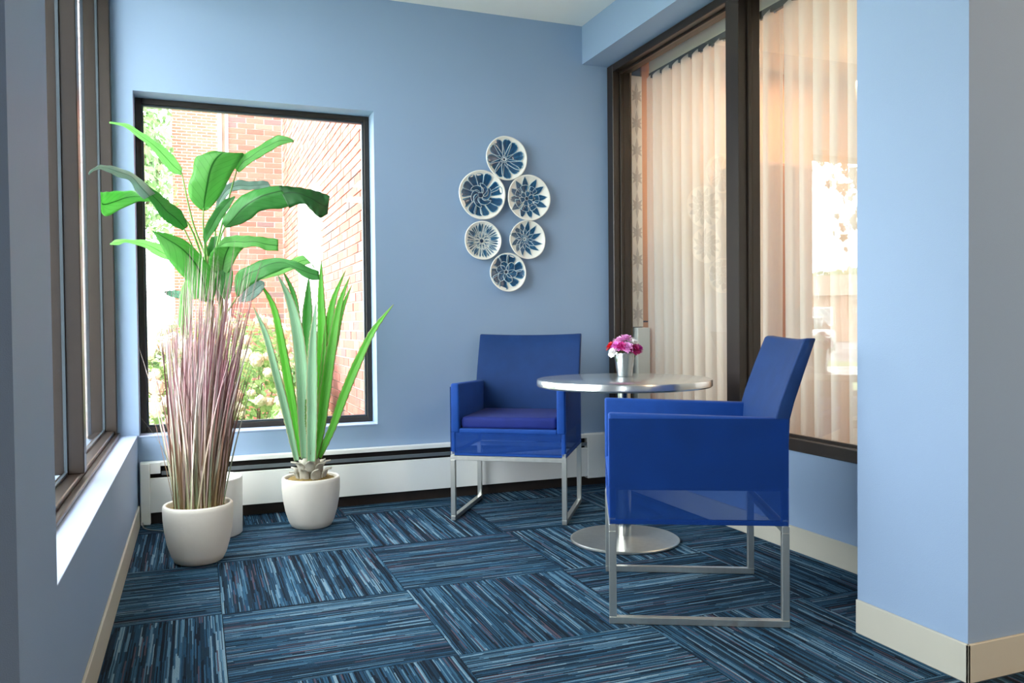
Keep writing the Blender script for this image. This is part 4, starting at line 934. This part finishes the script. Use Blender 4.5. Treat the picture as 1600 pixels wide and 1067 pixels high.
def bloom_mesh(seed, m):
    rn = random.Random(seed); bm = bmesh.new()
    for k in range(110):
        d = Vector((rn.gauss(0, 1), rn.gauss(0, 1), rn.gauss(0, 1))).normalized(); t = d.cross(Vector((.3, .5, .8))).normalized(); b_ = d.cross(t); p = d*.07*rn.uniform(.85, 1.05); s = .014
        bm.faces.new([bm.verts.new(p+t*s), bm.verts.new(p+b_*s), bm.verts.new(p-t*s), bm.verts.new(p-b_*s)])
    bmesh.ops.create_icosphere(bm, subdivisions=2, radius=.058)
    me = bpy.data.meshes.new('flower_head'); bm.to_mesh(me); bm.free(); me.materials.append(m); return me
bms = [bloom_mesh(1, bloomm), bloom_mesh(2, bloomm), bloom_mesh(3, bloomp)]
def shrub(x, y, rad, label, nb, seed, fm=FM, n=2600):
    t = thing('hydrangea_shrub' if nb else 'garden_shrub', label, 'shrub', (x, y, gz), group='shrubs outside the back window')
    leafcloud((0, 0, rad[2]*.95), rad, n, .038, fm, 'foliage', t, seed, .5)
    rn = random.Random(seed)
    for k in range(5):
        a = k*1.26; obj('stem', tube([(.03*cos(a), .03*sin(a), 0), (.12*cos(a), .12*sin(a), rad[2]*.7), (.25*cos(a)*rad[0]*2, .25*sin(a)*rad[1]*2, rad[2]*1.5)], [.012, .008, .003], 6), M['bark'], t, True)
    for k in range(int(nb*1.7)):
        a = rn.uniform(pi, 2*pi); e_ = rn.uniform(-.35, 1.3); d = Vector((cos(a)*cos(e_), sin(a)*cos(e_), sin(e_)))
        o = bpy.data.objects.new('flower_head', rn.choice(bms)); C.objects.link(o); o.parent = t; s = rn.uniform(.5, 1.0)
        o.location = (rad[0]*d.x, rad[1]*d.y, rad[2]*.95+rad[2]*d.z*.98); o.scale = (s, s, s*.85); o.rotation_euler = (rn.random()*3, rn.random()*3, 0)
shrub(-.12, 6.3, (.42, .40, .62), 'cream-flowered hydrangea at the left of the back window view, behind the ornamental grass', 26, 21)
shrub(.48, 7.6, (.46, .5, .70), 'cream-flowered hydrangea between the grass pot and the agave, outside', 28, 22)
shrub(.66, 5.9, (.22, .3, .42), 'low hydrangea beside the wing wall, seen through the agave leaves', 12, 23, n=1500)
shrub(.84, 6.7, (.15, .30, .60), 'dark green upright shrub against the brick wing wall', 0, 24, FM2, 1800)
shrub(.05, 9.1, (.6, .5, .70), 'pale far hydrangea behind the others, below the brick corner', 18, 25)
def tree(x, y, h, crown, label, seed, fm=FM3, n=4200, ls=.11, nm='tree'):
    t = thing(nm, label, 'tree', (x, y, gz), group='trees outdoors')
    obj('trunk', tube([(0, 0, 0), (.05, .02, h*.35), (0, 0, h*.7)], [.16, .12, .05], 10), M['bark'], t, True)
    for k in range(5):
        a = k*1.3; obj('branch', tube([(.02, 0, h*.4+.12*k), (crown[0]*.4*cos(a), crown[1]*.4*sin(a), h*.62), (crown[0]*.8*cos(a), crown[1]*.8*sin(a), h*.78)], [.05, .03, .01], 7), M['bark'], t, True)
    leafcloud((0, 0, h*.72), crown, n, ls, fm, 'crown', t, seed, .25)
tree(-1.25, 19, 6.6, (1.0, 1.0, 2.4), 'pale green tree in the white sky left of the brick building', 31)
tree(-4.2, 30, 7.5, (2.4, 2.4, 2.6), 'far pale tree low behind the left side of the back window view', 32, n=3000, ls=.16)
# what the interior glass mirrors: parking lot, cars, low building, branch of a broad-leaved tree
RM = foliage_mat('shade_tree_leaves', '4c4426', '6b6238', .12)
t = thing('shade_tree', 'broad-leaved tree whose branch tips are mirrored in the right interior window', 'tree', (-3.4, 8.0, gz), group='trees outdoors')
obj('trunk', tube([(-1.1, .6, 0), (-1.0, .5, 2), (-.9, .3, 4)], [.16, .13, .08], 10), M['bark'], t, True)
rn = random.Random(9)
tips = [((-.9, .3, 3.3), (.1, 0, 3.35), (.80, -.1, 2.95)), ((-.9, .3, 3.0), (-.1, 0, 3.0), (.50, .1, 2.45)), ((-.9, .3, 3.6), (.2, -.2, 3.6), (1.15, -.1, 3.3))]
bm = bmesh.new()
for tp in tips:
    obj('branch', tube(list(tp), [.05, .02, .006], 7), M['bark'], t, True)
    for k in range(130):
        f = .30+.70*rn.random(); P = [Vector(q) for q in tp]; c = cat(P, 2*f)+Vector((rn.gauss(0, .16), rn.gauss(0, .16), rn.gauss(-.04, .13)))
        n_ = Vector((rn.gauss(0, 1), rn.gauss(-1, .6), rn.gauss(0, .6))).normalized(); a_ = n_.cross(Vector((0, 0, 1))).normalized(); b_ = n_.cross(a_); s = rn.uniform(.045, .075)
        bm.faces.new([bm.verts.new(c+a_*s*x_+b_*s*y_) for x_, y_ in ((0, 1.2), (-.5, .55), (-.95, .5), (-.55, 0), (-.75, -.6), (0, -.5), (.75, -.6), (.55, 0), (.95, .5), (.5, .55))])
stuff(obj('leaves', bm, RM, t, False, False))
b2 = thing('low_apartment_block', 'low tan brick block across the parking lot, mirrored in the interior glass', 'building', (-37, 42, gz))
b2.rotation_euler = (0, 0, radians(42))
obj('walls', B(((-14, -4, 0), (14, 4, 2.9))), brick_tex('tan_block_brick', 'b59078', 'a98468', 'c9b8a8'), b2)
bm = bmesh.new(); v = [bm.verts.new(p) for p in ((-14.5, -4.5, 2.9), (14.5, -4.5, 2.9), (14.5, 4.5, 2.9), (-14.5, 4.5, 2.9), (-11, 0, 4.4), (11, 0, 4.4))]
for f in ((0, 1, 5, 4), (2, 3, 4, 5), (1, 2, 5), (3, 0, 4), (3, 2, 1, 0)): bm.faces.new([v[i] for i in f])
obj('roof', bm, mat('grey_brown_roof', '948779', .9), b2)
for k in range(9):
    wf = obj('window', B(((-12.6+k*3, -4.06, 1.0), (-11.2+k*3, -3.98, 2.2)), bev=.02), M['whitetrim'], b2)
    obj('pane', B(((-12.5+k*3, -4.08, 1.1), (-11.3+k*3, -4.05, 2.1))), mat('pane_grey', 'a5b2b8', .2), wf)
tree(-44, 52, 5.4, (5, 5, 1.6), 'round tree standing behind the low tan block', 41, n=2500, ls=.4)
tree(-52, 46, 4.9, (4, 4, 1.4), 'broader tree farther left behind the low tan block', 42, n=2000, ls=.4)
lp = thing('street_lamp', 'tall thin street lamp in the parking lot', 'lamp post', (-26.3, 27.5, gz))
obj('pole', tube([(0, 0, 0), (0, 0, 4.4), (.15, -.15, 4.8), (.7, -.6, 4.9)], [.07, .05, .04, .03], 8), M['louver'], lp, True)
obj('lamp_head', B(((.6, -.75, 4.82), (1.0, -.5, 4.92)), bev=.02), M['louver'], lp)
def car(x, y, rz, col, label):
    t = thing('parked_car', label, 'car', (x, y, gz), rz, 'cars in the parking lot')
    paint = mat('paint_'+col, col, .25, .1, var=.02, spec=.7); gl_ = bpy.data.materials.get('car_glass') or mat('car_glass', '26303a', .08, .2)
    def ext(prof, w0, inset=None):
        bm = bmesh.new(); a = [bm.verts.new((px, -w0*(1 if inset is None else inset[i]), pz)) for i, (px, pz) in enumerate(prof)]; b_ = [bm.verts.new((px, w0*(1 if inset is None else inset[i]), pz)) for i, (px, pz) in enumerate(prof)]
        bm.faces.new(a); bm.faces.new(list(reversed(b_)))
        for i in range(len(prof)): j = (i+1) % len(prof); bm.faces.new((a[i], b_[i], b_[j], a[j]))
        bmesh.ops.recalc_face_normals(bm, faces=bm.faces); bmesh.ops.bevel(bm, geom=list(bm.edges), offset=.035, segments=2, affect='EDGES'); return bm
    obj('body', ext([(-2.25, .28), (-2.3, .62), (-2.15, .88), (-1.5, .95), (1.0, .97), (1.9, .85), (2.25, .68), (2.3, .3)], .88), paint, t, True)
    obj('cabin_glass', ext([(-1.75, .93), (-1.15, 1.38), (-.9, 1.42), (.35, 1.42), (.55, 1.38), (1.3, .95)], .80, [1, .82, .8, .8, .82, 1]), gl_, t, True)
    obj('roof_panel', ext([(-1.2, 1.38), (-.9, 1.45), (.3, 1.45), (.6, 1.38)], .70), paint, t, True)
    for px_w in (-1.4, 1.4):
        for s in (-1, 1):
            bm = lathe([(0, -.1), (.2, -.1), (.32, -.09), (.33, 0), (.32, .09), (.2, .1), (0, .1)], 20); bmesh.ops.rotate(bm, verts=bm.verts, cent=(0, 0, 0), matrix=Matrix.Rotation(pi/2, 3, 'X')); bmesh.ops.translate(bm, verts=bm.verts, vec=(px_w, s*.80, .33))
            wh = obj('wheel', bm, mat('tyre', '1e1e20', .8) if 'tyre' not in bpy.data.materials else bpy.data.materials['tyre'], t, True)
car(-16.2, 17.6, radians(-35), 'f0f2f4', 'white sedan parked nearest in the lot, mirrored in the interior glass')
car(-18.6, 22.0, radians(-35), 'c9d2d8', 'silver car parked behind the white sedan')
car(-17.0, 25.6, radians(-35), 'dfe3e6', 'pale car parked farthest back in the lot')
